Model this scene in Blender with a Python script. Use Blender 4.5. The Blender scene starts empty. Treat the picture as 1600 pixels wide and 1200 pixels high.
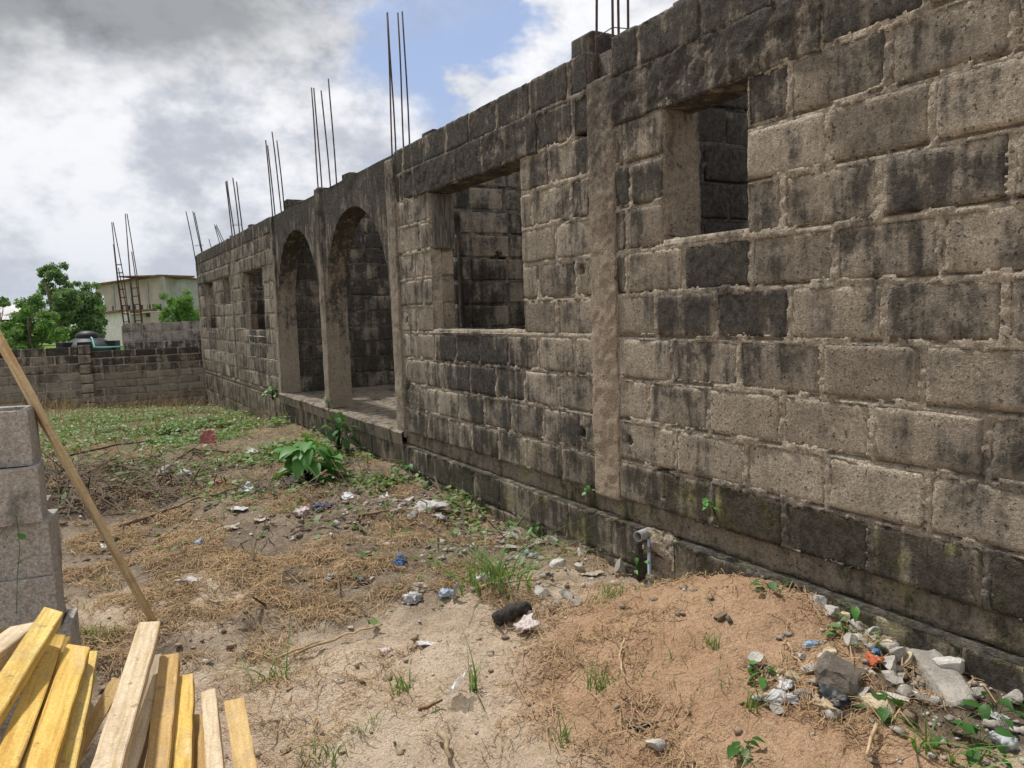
import bpy, bmesh, math, random
import numpy as np
from mathutils import Vector, Matrix
random.seed(7); rng = np.random.default_rng(7)
scn = bpy.context.scene
COL = scn.collection
rad = math.radians

# ------------------------------------------------------------------ camera
CAMP = np.array([-2.924, 0.0, 1.1824]); YAW, PITCH, ROLL, FPX = .52548, -.0955, -.03233, 1200.
_f = np.array([math.sin(YAW)*math.cos(PITCH), math.cos(YAW)*math.cos(PITCH), math.sin(PITCH)])
_r = np.array([math.cos(YAW), -math.sin(YAW), 0.]); _u = np.cross(_r, _f)
_r2 = _r*math.cos(ROLL)+_u*math.sin(ROLL); _u2 = -_r*math.sin(ROLL)+_u*math.cos(ROLL)
cam = bpy.data.cameras.new('camera'); cam.sensor_width = 36; cam.lens = 27; cam.clip_start = .05; cam.clip_end = 6000
camo = bpy.data.objects.new('camera', cam); COL.objects.link(camo)
M = Matrix.Identity(4)
for i in range(3):
    M[i][0], M[i][1], M[i][2], M[i][3] = _r2[i], _u2[i], -_f[i], CAMP[i]
camo.matrix_world = M; scn.camera = camo

# ------------------------------------------------------------------ node helper
class NT:
    def __init__(s, tree): s.t = tree; s.n = tree.nodes; s.l = tree.links
    def node(s, typ, **kw):
        n = s.n.new(typ)
        for k, v in kw.items(): setattr(n, k, v)
        return n
    def put(s, n, i, v):
        if v is None: return
        if isinstance(v, bpy.types.NodeSocket): s.l.new(v, n.inputs[i])
        else: n.inputs[i].default_value = v
    def math(s, op, a, b=None, c=None, clamp=False):
        n = s.node('ShaderNodeMath', operation=op, use_clamp=clamp)
        s.put(n, 0, a); s.put(n, 1, b); s.put(n, 2, c); return n.outputs[0]
    def vmath(s, op, a, b=None):
        n = s.node('ShaderNodeVectorMath', operation=op); s.put(n, 0, a); s.put(n, 1, b); return n.outputs[0]
    def noise(s, vec, scale, detail=4, rough=.55, dist=0, out=0):
        n = s.node('ShaderNodeTexNoise'); s.put(n, 'Vector', vec); s.put(n, 'Scale', scale)
        s.put(n, 'Detail', detail); s.put(n, 'Roughness', rough); s.put(n, 'Distortion', dist); return n.outputs[out]
    def vor(s, vec, scale, out='Distance', feature='F1'):
        n = s.node('ShaderNodeTexVoronoi', feature=feature); s.put(n, 'Vector', vec); s.put(n, 'Scale', scale); return n.outputs[out]
    def ss(s, v, lo, hi):
        n = s.node('ShaderNodeMapRange', interpolation_type='SMOOTHSTEP'); s.put(n, 0, v); s.put(n, 1, lo); s.put(n, 2, hi); return n.outputs[0]
    def mix(s, f, a, b, blend='MIX'):
        n = s.node('ShaderNodeMix', data_type='RGBA', blend_type=blend)
        s.put(n, 0, f)
        for i, v in ((6, a), (7, b)):
            if isinstance(v, (tuple, list)): v = tuple(v)+(1,) if len(v) == 3 else tuple(v)
            s.put(n, i, v)
        return n.outputs[2]
    def sep(s, v):
        n = s.node('ShaderNodeSeparateXYZ'); s.put(n, 0, v); return n.outputs
    def comb(s, x, y, z):
        n = s.node('ShaderNodeCombineXYZ'); s.put(n, 0, x); s.put(n, 1, y); s.put(n, 2, z); return n.outputs[0]

# ------------------------------------------------------------------ world sky
SUN_EL, SUN_AZ = rad(62), rad(-12)          # azimuth measured from +y (along the wall) towards +x
w = bpy.data.worlds.new('World'); scn.world = w; w.use_nodes = True
w.cycles.sampling_method = 'NONE'
T = NT(w.node_tree); T.n.clear()
sky = T.node('ShaderNodeTexSky', sky_type='NISHITA', sun_disc=False, sun_elevation=SUN_EL, sun_rotation=SUN_AZ)
sky.air_density = 1.2; sky.dust_density = 1.5
tc = T.node('ShaderNodeTexCoord').outputs['Generated']
X, Y, Z = T.sep(T.vmath('NORMALIZE', tc))
zc = T.math('MAXIMUM', Z, 0.)
den = T.math('ADD', zc, .30)
pv = T.comb(X, Y, T.math('MULTIPLY', Z, 1.45))
az = T.math('ARCTAN2', X, Y); el = T.math('ARCSINE', Z)
wn = T.node('ShaderNodeTexNoise'); T.put(wn, 'Vector', pv); T.put(wn, 'Scale', 8.5); T.put(wn, 'Detail', 4.); T.put(wn, 'Roughness', .62)
wr, wg, wb = T.sep(wn.outputs['Color'])
azw = T.math('ADD', az, T.math('MULTIPLY', T.math('SUBTRACT', wr, .5), .26))
elw = T.math('ADD', el, T.math('MULTIPLY', T.math('SUBTRACT', wg, .5), .17))
def blob(a0, e0, sa, se, p=2):
    u = T.math('DIVIDE', T.math('SUBTRACT', azw, rad(a0)), rad(sa)); v = T.math('DIVIDE', T.math('SUBTRACT', elw, rad(e0)), rad(se))
    q = T.math('ADD', T.math('MULTIPLY', u, u), T.math('MULTIPLY', v, v))
    return T.math('EXPONENT', T.math('MULTIPLY', q, -1.))
dark = T.ss(blob(-4, 26, 32, 10.5), .20, .60)
gap = blob(28.5, 17.5, 8.5, 9.5)
cum = T.math('ADD', blob(30.5, 14.6, 3.6, 2.6), T.math('MULTIPLY', blob(35.5, 22.5, 3.4, 3.0), .8))
n2 = T.noise(T.vmath('ADD', pv, (3.1, 7.7, 0)), 6.2, 6, .6, 0.)
cover = T.ss(T.math('ADD', T.math('SUBTRACT', T.math('ADD', T.math('MULTIPLY', n2, .6), .34), T.math('MULTIPLY', gap, .62)), T.math('MULTIPLY', cum, .85)), .17, .50)
lum = T.ss(T.math('ADD', T.math('MULTIPLY', n2, .72), T.math('MULTIPLY', wb, .28)), .41, .58)
cc = T.mix(lum, (4.7, 4.95, 5.6), (8.8, 8.85, 9.1))
cc = T.mix(T.math('MULTIPLY', cum, .8, clamp=True), cc, (9.3, 9.4, 9.6))
dk = T.mix(T.ss(n2, .36, .62), (1.7, 1.85, 1.95), (3.3, 3.45, 3.6))
cc = T.mix(dark, cc, dk)
haze_f = T.math('EXPONENT', T.math('MULTIPLY', zc, -11.))
cc = T.mix(T.math('MULTIPLY', haze_f, .8), cc, (5.2, 5.7, 6.6))
blue = T.mix(.62, sky.outputs[0], (3.7, 4.75, 7.6))
full = T.mix(T.math('MAXIMUM', cover, T.math('MAXIMUM', dark, T.math('MULTIPLY', haze_f, .9))), blue, cc)
bg = T.node('ShaderNodeBackground'); T.put(bg, 0, full); bg.inputs[1].default_value = .1
wo = T.node('ShaderNodeOutputWorld'); T.l.new(bg.outputs[0], wo.inputs[0])
# ------------------------------------------------------------------ sun
sl = bpy.data.lights.new('sun', 'SUN'); sl.energy = 3.9; sl.angle = rad(3.); sl.color = (1., .965, .92)
so = bpy.data.objects.new('sun', sl); COL.objects.link(so)
sdir = Vector((math.cos(SUN_EL)*math.sin(SUN_AZ), math.cos(SUN_EL)*math.cos(SUN_AZ), math.sin(SUN_EL)))
so.rotation_euler = sdir.to_track_quat('Z', 'Y').to_euler(); so.location = (0, 0, 30)
scn.view_settings.view_transform = 'Standard'; scn.view_settings.look = 'None'
scn.view_settings.exposure = 0.15; scn.view_settings.gamma = 1
scn.cycles.use_denoising = True; scn.cycles.max_bounces = 4; scn.cycles.diffuse_bounces = 3; scn.cycles.transparent_max_bounces = 6; scn.cycles.use_adaptive_sampling = True; scn.cycles.adaptive_threshold = .02

# ------------------------------------------------------------------ numpy noise
def _hash(ix, iy, iz, seed):
    h = (ix.astype(np.int64)*374761393 + iy.astype(np.int64)*668265263 + iz.astype(np.int64)*2147483647 + seed*1274126177) & 0xFFFFFFFF
    h = ((h ^ (h >> 13))*1274126177) & 0xFFFFFFFF
    h = ((h ^ (h >> 16))*2246822519) & 0xFFFFFFFF
    return ((h ^ (h >> 15)) & 0xFFFFFF)/float(0xFFFFFF)
def vn(x, y, z=0., seed=0):
    x, y, z = np.broadcast_arrays(np.asarray(x, float), np.asarray(y, float), np.asarray(z, float))
    ix, iy, iz = np.floor(x), np.floor(y), np.floor(z)
    fx, fy, fz = x-ix, y-iy, z-iz
    fx, fy, fz = [q*q*(3-2*q) for q in (fx, fy, fz)]
    o = 0
    for a in (0, 1):
        for b in (0, 1):
            for c in (0, 1):
                o = o + _hash(ix+a, iy+b, iz+c, seed)*(fx if a else 1-fx)*(fy if b else 1-fy)*(fz if c else 1-fz)
    return o-.5
def fbm(x, y, z=0., oc=4, seed=0, gain=.5):
    o = 0; a = 1.; s = 1.
    for i in range(oc):
        o = o+a*vn(np.asarray(x)*s, np.asarray(y)*s, np.asarray(z)*s, seed+i*17); a *= gain; s *= 2.03
    return o
def sst(v, a, b):
    q = np.clip((np.asarray(v, float)-a)/(b-a), 0, 1); return q*q*(3-2*q)

# ------------------------------------------------------------------ mesh helpers
def mk(name, v, f, mat=None, parent=None, smooth=False, loc=None):
    me = bpy.data.meshes.new(name)
    v = np.asarray(v, float).reshape(-1, 3)
    if isinstance(f, np.ndarray) and f.ndim == 2:
        n = f.shape[1]
        me.vertices.add(len(v)); me.vertices.foreach_set('co', v.ravel())
        me.loops.add(f.size); me.loops.foreach_set('vertex_index', f.ravel().astype(np.int32))
        me.polygons.add(len(f)); me.polygons.foreach_set('loop_start', np.arange(0, f.size, n, dtype=np.int32))
        me.update(calc_edges=True)
    else:
        me.from_pydata([tuple(p) for p in v], [], [tuple(int(i) for i in q) for q in f])
    if smooth: me.polygons.foreach_set('use_smooth', np.ones(len(me.polygons), bool))
    me.validate(); me.update()
    if mat: me.materials.append(mat)
    o = bpy.data.objects.new(name, me); COL.objects.link(o)
    if parent: o.parent = parent
    if loc is not None: o.location = loc
    return o
def empty(name, loc=(0, 0, 0), rz=0.):
    o = bpy.data.objects.new(name, None); COL.objects.link(o); o.location = loc; o.rotation_euler = (0, 0, rz); o.empty_display_size = .1; return o
def tag(o, label=None, cat=None, group=None, kind=None):
    for k, v in (('label', label), ('category', cat), ('group', group), ('kind', kind)):
        if v: o[k] = v
    return o
class MB:
    def __init__(s): s.v = []; s.f = []; s.n = 0
    def add(s, v, f):
        v = np.asarray(v, float).reshape(-1, 3); s.v.append(v)
        s.f += [tuple(int(i)+s.n for i in q) for q in f]; s.n += len(v)
    def box(s, a, b):
        x0, y0, z0 = a; x1, y1, z1 = b
        s.add([(x0, y0, z0), (x1, y0, z0), (x1, y1, z0), (x0, y1, z0), (x0, y0, z1), (x1, y0, z1), (x1, y1, z1), (x0, y1, z1)],
              [(0, 3, 2, 1), (4, 5, 6, 7), (0, 1, 5, 4), (1, 2, 6, 5), (2, 3, 7, 6), (3, 0, 4, 7)])
    def tube(s, pts, r, n=6, cap=True):
        pts = [np.asarray(p, float) for p in pts]; rs = r if hasattr(r, '__len__') else [r]*len(pts)
        V = []
        for i, p in enumerate(pts):
            t = pts[min(i+1, len(pts)-1)]-pts[max(i-1, 0)]; t /= np.linalg.norm(t)+1e-12
            a = np.cross(t, (0, 0, 1.) if abs(t[2]) < .9 else (1., 0, 0)); a /= np.linalg.norm(a); b = np.cross(t, a)
            for k in range(n):
                q = 2*math.pi*k/n; V.append(p+rs[i]*(a*math.cos(q)+b*math.sin(q)))
        F = []
        for i in range(len(pts)-1):
            for k in range(n):
                F.append((i*n+k, i*n+(k+1) % n, (i+1)*n+(k+1) % n, (i+1)*n+k))
        if cap: F.append(tuple(range(n))[::-1]); F.append(tuple((len(pts)-1)*n+k for k in range(n)))
        s.add(V, F)
    def lathe(s, prof, c=(0, 0, 0), n=24):
        V = []; F = []
        for r, z in prof:
            for k in range(n):
                q = 2*math.pi*k/n; V.append((c[0]+r*math.cos(q), c[1]+r*math.sin(q), c[2]+z))
        for i in range(len(prof)-1):
            for k in range(n): F.append((i*n+k, i*n+(k+1) % n, (i+1)*n+(k+1) % n, (i+1)*n+k))
        s.add(V, F)
    def build(s, name, mat, parent=None, smooth=False, loc=None):
        v = np.concatenate(s.v)
        if loc is not None: v = v-np.asarray(loc)
        return mk(name, v, s.f, mat, parent, smooth, loc)

# ------------------------------------------------------------------ materials
def newmat(name):
    m = bpy.data.materials.new(name); m.use_nodes = True; t = NT(m.node_tree); t.n.clear()
    b = t.node('ShaderNodeBsdfPrincipled'); o = t.node('ShaderNodeOutputMaterial'); t.l.new(b.outputs[0], o.inputs[0])
    return m, t, b
def finish(t, b, col, rough=.9, bump=None, dist=.004, strength=1., spec=.25):
    t.put(b, 'Base Color', col); t.put(b, 'Roughness', rough); t.put(b, 'Specular IOR Level', spec)
    if bump is not None:
        bn = t.node('ShaderNodeBump'); bn.inputs['Strength'].default_value = strength; bn.inputs['Distance'].default_value = dist
        t.put(bn, 'Height', bump); t.l.new(bn.outputs[0], b.inputs['Normal'])
def objcol(t):
    n = t.node('ShaderNodeObjectInfo'); return n.outputs['Color'], n.outputs['Random']
def masonry(name, lightc, darkc, stainc=((.026, .024, .022), (.085, .076, .065)), kind='block'):
    m, t, b = newmat(name)
    P = t.node('ShaderNodeNewGeometry').outputs['Position']
    oc, orr = objcol(t); R, G, B = [t.sep(oc)[i] for i in range(3)]
    off = t.vmath('ADD', P, t.comb(t.math('MULTIPLY', orr, 31.), t.math('MULTIPLY', orr, 17.), 0.)) if kind == 'block' else P
    a = t.noise(off, 5., 5, .65); st = t.noise(t.vmath('MULTIPLY', P, (7., 7., 1.0)), 1.5, 4, .65)
    md = t.noise(off, 27., 4, .72); gr = t.noise(P, 170., 2, .7); gr2 = t.noise(P, 70., 3, .75)
    base = t.mix(t.ss(t.math('ADD', t.math('MULTIPLY', a, .8), t.math('MULTIPLY', G, .4)), .35, .80), darkc, lightc)
    base = t.mix(t.ss(gr2, .34, .66), t.mix(1., base, (.60, .585, .57), 'MULTIPLY'), base)
    base = t.mix(t.ss(gr, .46, .68), base, t.mix(1., base, (1.45, 1.43, 1.40), 'MULTIPLY'))
    # weathering: grey film then black algae, per-piece amount in colour R, patchy and running down; R also carries painted shade
    aw = t.noise(P, 4.6, 4, .65) if kind == 'block' else a; zone = t.noise(P, 1.15, 2, .5)
    s0 = t.math('ADD', t.math('MULTIPLY', t.math('ADD', t.math('MULTIPLY', aw, .65), t.math('MULTIPLY', zone, .35)), .85), t.math('ADD', t.math('MULTIPLY', st, .6), t.math('ADD', t.math('MULTIPLY', md, .4), t.math('MULTIPLY', gr2, .25))))
    x = t.math('ADD', t.math('MULTIPLY', t.math('SUBTRACT', s0, 1.04), 3.1), t.math('MULTIPLY', R, 1.0))
    if kind == 'conc': x = t.math('ADD', x, t.math('MULTIPLY', t.math('SUBTRACT', t.sep(P)[2], 1.5), .38))
    if name == 'mortar':      # mortar weathers together with the damp base course, the wall top and the run-off below the middle sill
        px_, py_, pz_ = t.sep(P); wv = t.math('MULTIPLY', t.math('SUBTRACT', a, .5), .25); zz = t.math('ADD', pz_, wv); yy = t.math('ADD', py_, t.math('MULTIPLY', wv, 2.))
        base_b = t.math('MULTIPLY', t.ss(zz, .30, .18), t.ss(yy, 3.7, 3.3)); top_b = t.ss(zz, 2.20, 2.42)
        sill_b = t.math('MULTIPLY', t.math('MULTIPLY', t.ss(yy, 4.7, 5.0), t.ss(yy, 6.6, 6.3)), t.math('MULTIPLY', t.ss(zz, .40, .62), t.ss(zz, 1.02, .98)))
        x = t.math('ADD', x, t.math('MULTIPLY', t.math('MAXIMUM', base_b, t.math('MAXIMUM', t.math('MULTIPLY', top_b, .9), t.math('MULTIPLY', sill_b, .75))), .48))
    if kind == 'block':
        rim = t.node('ShaderNodeAttribute', attribute_name='rim').outputs['Fac']
        x = t.math('SUBTRACT', x, t.math('MULTIPLY', t.math('MULTIPLY', rim, t.ss(md, .40, .6)), .30))
        base = t.mix(t.math('MULTIPLY', rim, t.ss(a, .40, .65)), base, t.mix(1., base, (1.22, 1.21, 1.19), 'MULTIPLY'))
    f1 = t.ss(x, .05, .62); f2 = t.ss(x, .40, .86)
    film = t.mix(B, (.155, .142, .124), (.125, .105, .070)); blk = t.mix(B, stainc[0], (.040, .033, .022))
    col = t.mix(t.math('MULTIPLY', f1, .62), base, t.mix(.45, film, t.mix(1., base, (.5, .5, .5), 'MULTIPLY')))
    col = t.mix(t.math('MULTIPLY', f2, .92), col, t.mix(t.ss(md, .35, .68), blk, stainc[1]))
    col = t.mix(t.math('MULTIPLY', B, t.ss(a, .48, .66)), col, t.mix(1., col, (.85, .95, .50), 'MULTIPLY'))
    pit = t.ss(t.noise(off, 48., 1, .5), .67, .74) if name != 'fresh_block' else t.ss(t.noise(off, 60., 1, .5), .74, .80)
    col = t.mix(t.math('MULTIPLY', pit, .6), col, (.05, .045, .04))
    h = t.math('ADD', t.math('MULTIPLY', gr, .45), t.math('ADD', t.math('MULTIPLY', gr2, 1.), t.math('MULTIPLY', md, 1.3)))
    h = t.math('SUBTRACT', h, t.math('MULTIPLY', pit, .9))
    finish(t, b, col, .93, h, .010 if kind == 'block' else .015, 1., .12)
    return m
M_block = masonry('sandcrete_block', (.405, .350, .275), (.265, .227, .175))
M_mortar = masonry('mortar', (.52, .448, .352), (.33, .282, .22), ((.06, .055, .05), (.15, .135, .115)), kind='mortar')
M_conc = masonry('weathered_concrete', (.41, .347, .268), (.23, .193, .147), kind='conc')
M_bwall = masonry('boundary_block', (.40, .345, .275), (.29, .245, .19))
M_bmort = masonry('boundary_mortar', (.50, .45, .38), (.36, .32, .26), kind='mortar')
M_grey = masonry('fresh_block', (.47, .44, .40), (.37, .345, .31))

def mat_tan_column():
    m, t, b = newmat('mud_splashed_concrete')
    P = t.node('ShaderNodeNewGeometry').outputs['Position']; z = t.sep(P)[2]
    a = t.noise(t.vmath('MULTIPLY', P, (5, 5, 1.3)), 1.6, 6, .65); gr = t.noise(P, 120., 4, .75); md = t.noise(P, 30., 4, .7)
    hz = t.ss(t.math('ADD', z, t.math('MULTIPLY', a, .8)), .5, 2.7)
    c = t.mix(hz, (.43, .34, .245), (.34, .285, .22))
    c = t.mix(t.ss(a, .4, .7), c, (.46, .38, .285))
    c = t.mix(t.ss(gr, .36, .62), t.mix(1., c, (.50, .48, .46), 'MULTIPLY'), c)
    c = t.mix(t.math('MULTIPLY', t.ss(t.vor(P, 55.), .10, .02), .5), c, (.50, .46, .40))
    f = t.ss(t.math('ADD', t.math('MULTIPLY', z, .17), t.math('ADD', t.math('MULTIPLY', md, .5), t.math('MULTIPLY', a, .7))), .82, 1.08)
    c = t.mix(t.math('MULTIPLY', f, .85), c, (.06, .053, .045))
    finish(t, b, c, .92, t.math('ADD', t.math('MULTIPLY', gr, .7), md), .012, 1., .12); return m
M_tan = mat_tan_column()

def simple(name, c1, c2, sc=12., rough=.8, grain=80., bump=.003, spec=.3, obj=False, tint=False):
    m, t, b = newmat(name)
    if obj: P = t.node('ShaderNodeTexCoord').outputs['Object']
    else: P = t.node('ShaderNodeNewGeometry').outputs['Position']
    a = t.noise(P, sc, 5, .6); g = t.noise(P, grain, 3, .7)
    c = t.mix(t.ss(t.math('ADD', t.math('MULTIPLY', a, .7), t.math('MULTIPLY', g, .3)), .35, .65), c1, c2)
    if tint: c = t.mix(1., c, objcol(t)[0], 'MULTIPLY')
    finish(t, b, c, rough, t.math('ADD', a, t.math('MULTIPLY', g, .6)), bump, 1., spec); return m
M_rust = simple('rusty_steel', (.045, .032, .027), (.095, .056, .042), 40., .75)
M_stone = simple('rubble_stone', (.55, .53, .5), (1., .98, .93), 9., .9, 90., .01, .15, tint=True)
M_litter = simple('litter_film', (.7, .7, .7), (1., 1., 1.), 14., .55, 60., .004, .4, tint=True)
M_stick = simple('dry_stick', (.16, .12, .08), (.34, .26, .17), 20., .9, 90., tint=True)
M_char = simple('charred_wood', (.015, .013, .012), (.085, .07, .06), 18., .85, 70., .01)
M_pvc = simple('grey_pvc', (.20, .195, .185), (.28, .275, .26), 12., .6, 60., .001, .5)
M_conduit = simple('pale_blue_conduit', (.40, .50, .62), (.50, .60, .70), 12., .4, 60., .001, .5)
M_tank = simple('black_polyethylene', (.010, .011, .013), (.022, .023, .027), 3., .55, 60., .002, .25)
M_teal = simple('teal_pipe', (.05, .28, .24), (.09, .36, .30), 8., .5, 60., .001, .5)
M_roofpale = simple('pale_sheet_roof', (.44, .43, .42), (.55, .54, .52), 1., .6, 8., .01)
M_roofrust = simple('rusty_sheet_roof', (.14, .06, .04), (.25, .12, .08), 1.5, .8, 8., .01)
M_farwall = simple('far_plaster', (.38, .31, .275), (.48, .40, .36), .6, .9, 5., .02)
M_farwall2 = simple('far_grey_plaster', (.27, .265, .26), (.38, .375, .365), 1.2, .9, 5., .02)
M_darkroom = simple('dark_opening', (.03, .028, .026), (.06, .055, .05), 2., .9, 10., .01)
M_white = simple('white_sheet', (.6, .55, .53), (.75, .72, .70), 2., .7, 10., .01)
M_bark = simple('tree_bark', (.10, .075, .055), (.20, .16, .12), 8., .9, 40., .01)

def leafmat(name, c1, c2, trans=.25, rough=.5):
    m, t, b = newmat(name)
    P = t.node('ShaderNodeNewGeometry').outputs['Position']
    rnd = t.node('ShaderNodeNewGeometry').outputs['Random Per Island']
    a = t.noise(P, 2.3, 3, .6); g = t.noise(P, 40., 3, .6)
    c = t.mix(t.math('ADD', t.math('MULTIPLY', rnd, .6), t.math('MULTIPLY', a, .4)), c1, c2)
    c = t.mix(t.math('MULTIPLY', t.ss(g, .5, .75), .35), c, t.mix(1., c, (1.5, 1.4, 1.1), 'MULTIPLY'))
    t.put(b, 'Base Color', c); t.put(b, 'Roughness', rough); t.put(b, 'Specular IOR Level', .3)
    tr = t.node('ShaderNodeBsdfTranslucent'); t.put(tr, 0, t.mix(1., c, (1.3, 1.5, .6), 'MULTIPLY'))
    mx = t.node('ShaderNodeMixShader'); mx.inputs[0].default_value = trans
    t.l.new(b.outputs[0], mx.inputs[1]); t.l.new(tr.outputs[0], mx.inputs[2])
    o = [n for n in t.n if n.type == 'OUTPUT_MATERIAL'][0]; t.l.new(mx.outputs[0], o.inputs[0]); return m
M_leafbig = leafmat('broad_leaf', (.05, .15, .03), (.11, .26, .055))
M_leafdark = leafmat('dark_leaf', (.025, .085, .02), (.06, .15, .03))
M_leaftree = leafmat('tree_leaf', (.075, .14, .065), (.19, .28, .13), .35)
M_leafbush = leafmat('bush_leaf', (.075, .16, .045), (.18, .29, .085), .3)
M_grass = leafmat('green_grass', (.07, .15, .035), (.17, .27, .07), .3)
M_weed = leafmat('low_weed', (.055, .11, .025), (.17, .26, .06), .3)
M_straw = leafmat('dry_straw', (.095, .057, .030), (.52, .36, .205), .12, .85)
M_twig = leafmat('dark_twigs', (.05, .037, .026), (.17, .125, .085), .02, .9)
M_field = leafmat('field_grass', (.12, .24, .04), (.24, .36, .08), .3)

def mat_wood():
    m, t, b = newmat('sawn_timber')
    P = t.node('ShaderNodeTexCoord').outputs['Object']; oc, orr = objcol(t)
    po = t.vmath('ADD', P, t.comb(t.math('MULTIPLY', orr, 9.), t.math('MULTIPLY', orr, 5.), t.math('MULTIPLY', orr, 7.)))
    g = t.noise(t.vmath('MULTIPLY', po, (1., .06, 1.)), 60., 5, .6, .6)
    s = t.noise(t.vmath('MULTIPLY', po, (1., .22, 1.)), 11., 4, .6, .3); f = t.noise(P, 130., 3, .7)
    sp = t.noise(po, 22., 3, .6)
    c = t.mix(t.ss(g, .35, .7), oc, t.mix(1., oc, (.74, .66, .52), 'MULTIPLY'))
    c = t.mix(t.math('MULTIPLY', t.ss(s, .55, .72), .55), c, t.mix(1., oc, (.72, .50, .30), 'MULTIPLY'))
    c = t.mix(t.math('MULTIPLY', t.ss(s, .42, .28), .5), c, t.mix(.6, oc, (.80, .70, .50)))
    c = t.mix(t.math('MULTIPLY', t.ss(sp, .64, .72), .55), c, (.16, .10, .06))
    c = t.mix(t.math('MULTIPLY', t.ss(t.noise(po, 7., 5, .7), .50, .68), .45), c, (.36, .27, .18))
    c = t.mix(t.ss(f, .40, .60), t.mix(1., c, (.84, .82, .78), 'MULTIPLY'), c)
    finish(t, b, c, .75, t.math('ADD', g, t.math('MULTIPLY', f, .6)), .0025, 1., .2); return m
M_wood = mat_wood()
def mat_oldwood():
    m, t, b = newmat('weathered_wood')
    P = t.node('ShaderNodeTexCoord').outputs['Object']
    g = t.noise(t.vmath('MULTIPLY', P, (1., 1., .08)), 70., 5, .7, .5)
    c = t.mix(t.ss(g, .35, .65), (.05, .046, .040), (.19, .175, .15))
    finish(t, b, c, .9, g, .01, 1., .1); return m
M_oldwood = mat_oldwood()
def mat_clear():
    m, t, b = newmat('clear_plastic')
    t.put(b, 'Base Color', (.8, .8, .8, 1)); t.put(b, 'Roughness', .35); t.put(b, 'Alpha', .45); return m
M_clear = mat_clear()

# ------------------------------------------------------------------ ground height field
def gz0(x, y):
    x = np.asarray(x, float); y = np.asarray(y, float)
    s = np.interp(x, [-4.3, 0.], [.024, .054]); z = -.42-s*np.clip(y-11, 0, 9.5)
    z = z+.26*np.exp(-((x+.02)/.80)**2-((y-2.5)/.72)**2)+.13*np.exp(-((x+.25)/.75)**2-((y-1.35)/.75)**2)
    z = z+.05*np.exp(-((x+.95)/.55)**2-((y-2.2)/.75)**2)
    z = z-.12*np.exp(-((x+.02)/.30)**2-((y-3.35)/.25)**2)
    z = z-.06*np.exp(-((x+.0)/.5)**2-((y-5.2)/.7)**2)
    z = z+.06*np.exp(-((x+1.2)/.9)**2-((y-6.2)/.8)**2)+.07*np.exp(-((x+2.9)/.9)**2-((y-8.4)/1.2)**2)
    z = z-.35*sst(y, 20.4, 24)
    return z
def gz(x, y):
    x = np.asarray(x, float); y = np.asarray(y, float)
    near = sst(y, 30, 12)*sst(np.abs(x+2), 14, 8)
    n = .085*fbm(x*1.1, y*1.1, 0, 3, 3)+.055*fbm(x*4.3, y*4.3, 0, 3, 11)
    r = .034*np.abs(fbm(x*11, y*11, 0, 3, 23))+.016*fbm(x*31, y*31, 0, 2, 29)
    return gz0(x, y)+(n+r)*near
def gzf(x, y): return float(gz(np.array([x]), np.array([y]))[0])
def ray(px, py): return _f+_r2*(px-800)/FPX-_u2*(py-600)/FPX
def G(px, py):
    """ground point seen in that direction"""
    d = ray(px, py); s = np.linspace(.8, 40, 3000); P = CAMP[None]+d[None]*s[:, None]
    below = P[:, 2] < gz(P[:, 0], P[:, 1]); i = int(np.argmax(below)); i = max(i, 1)
    p = P[i]; return np.array([p[0], p[1], gzf(p[0], p[1])])
def at(px, py, depth): return CAMP+ray(px, py)*depth

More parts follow.
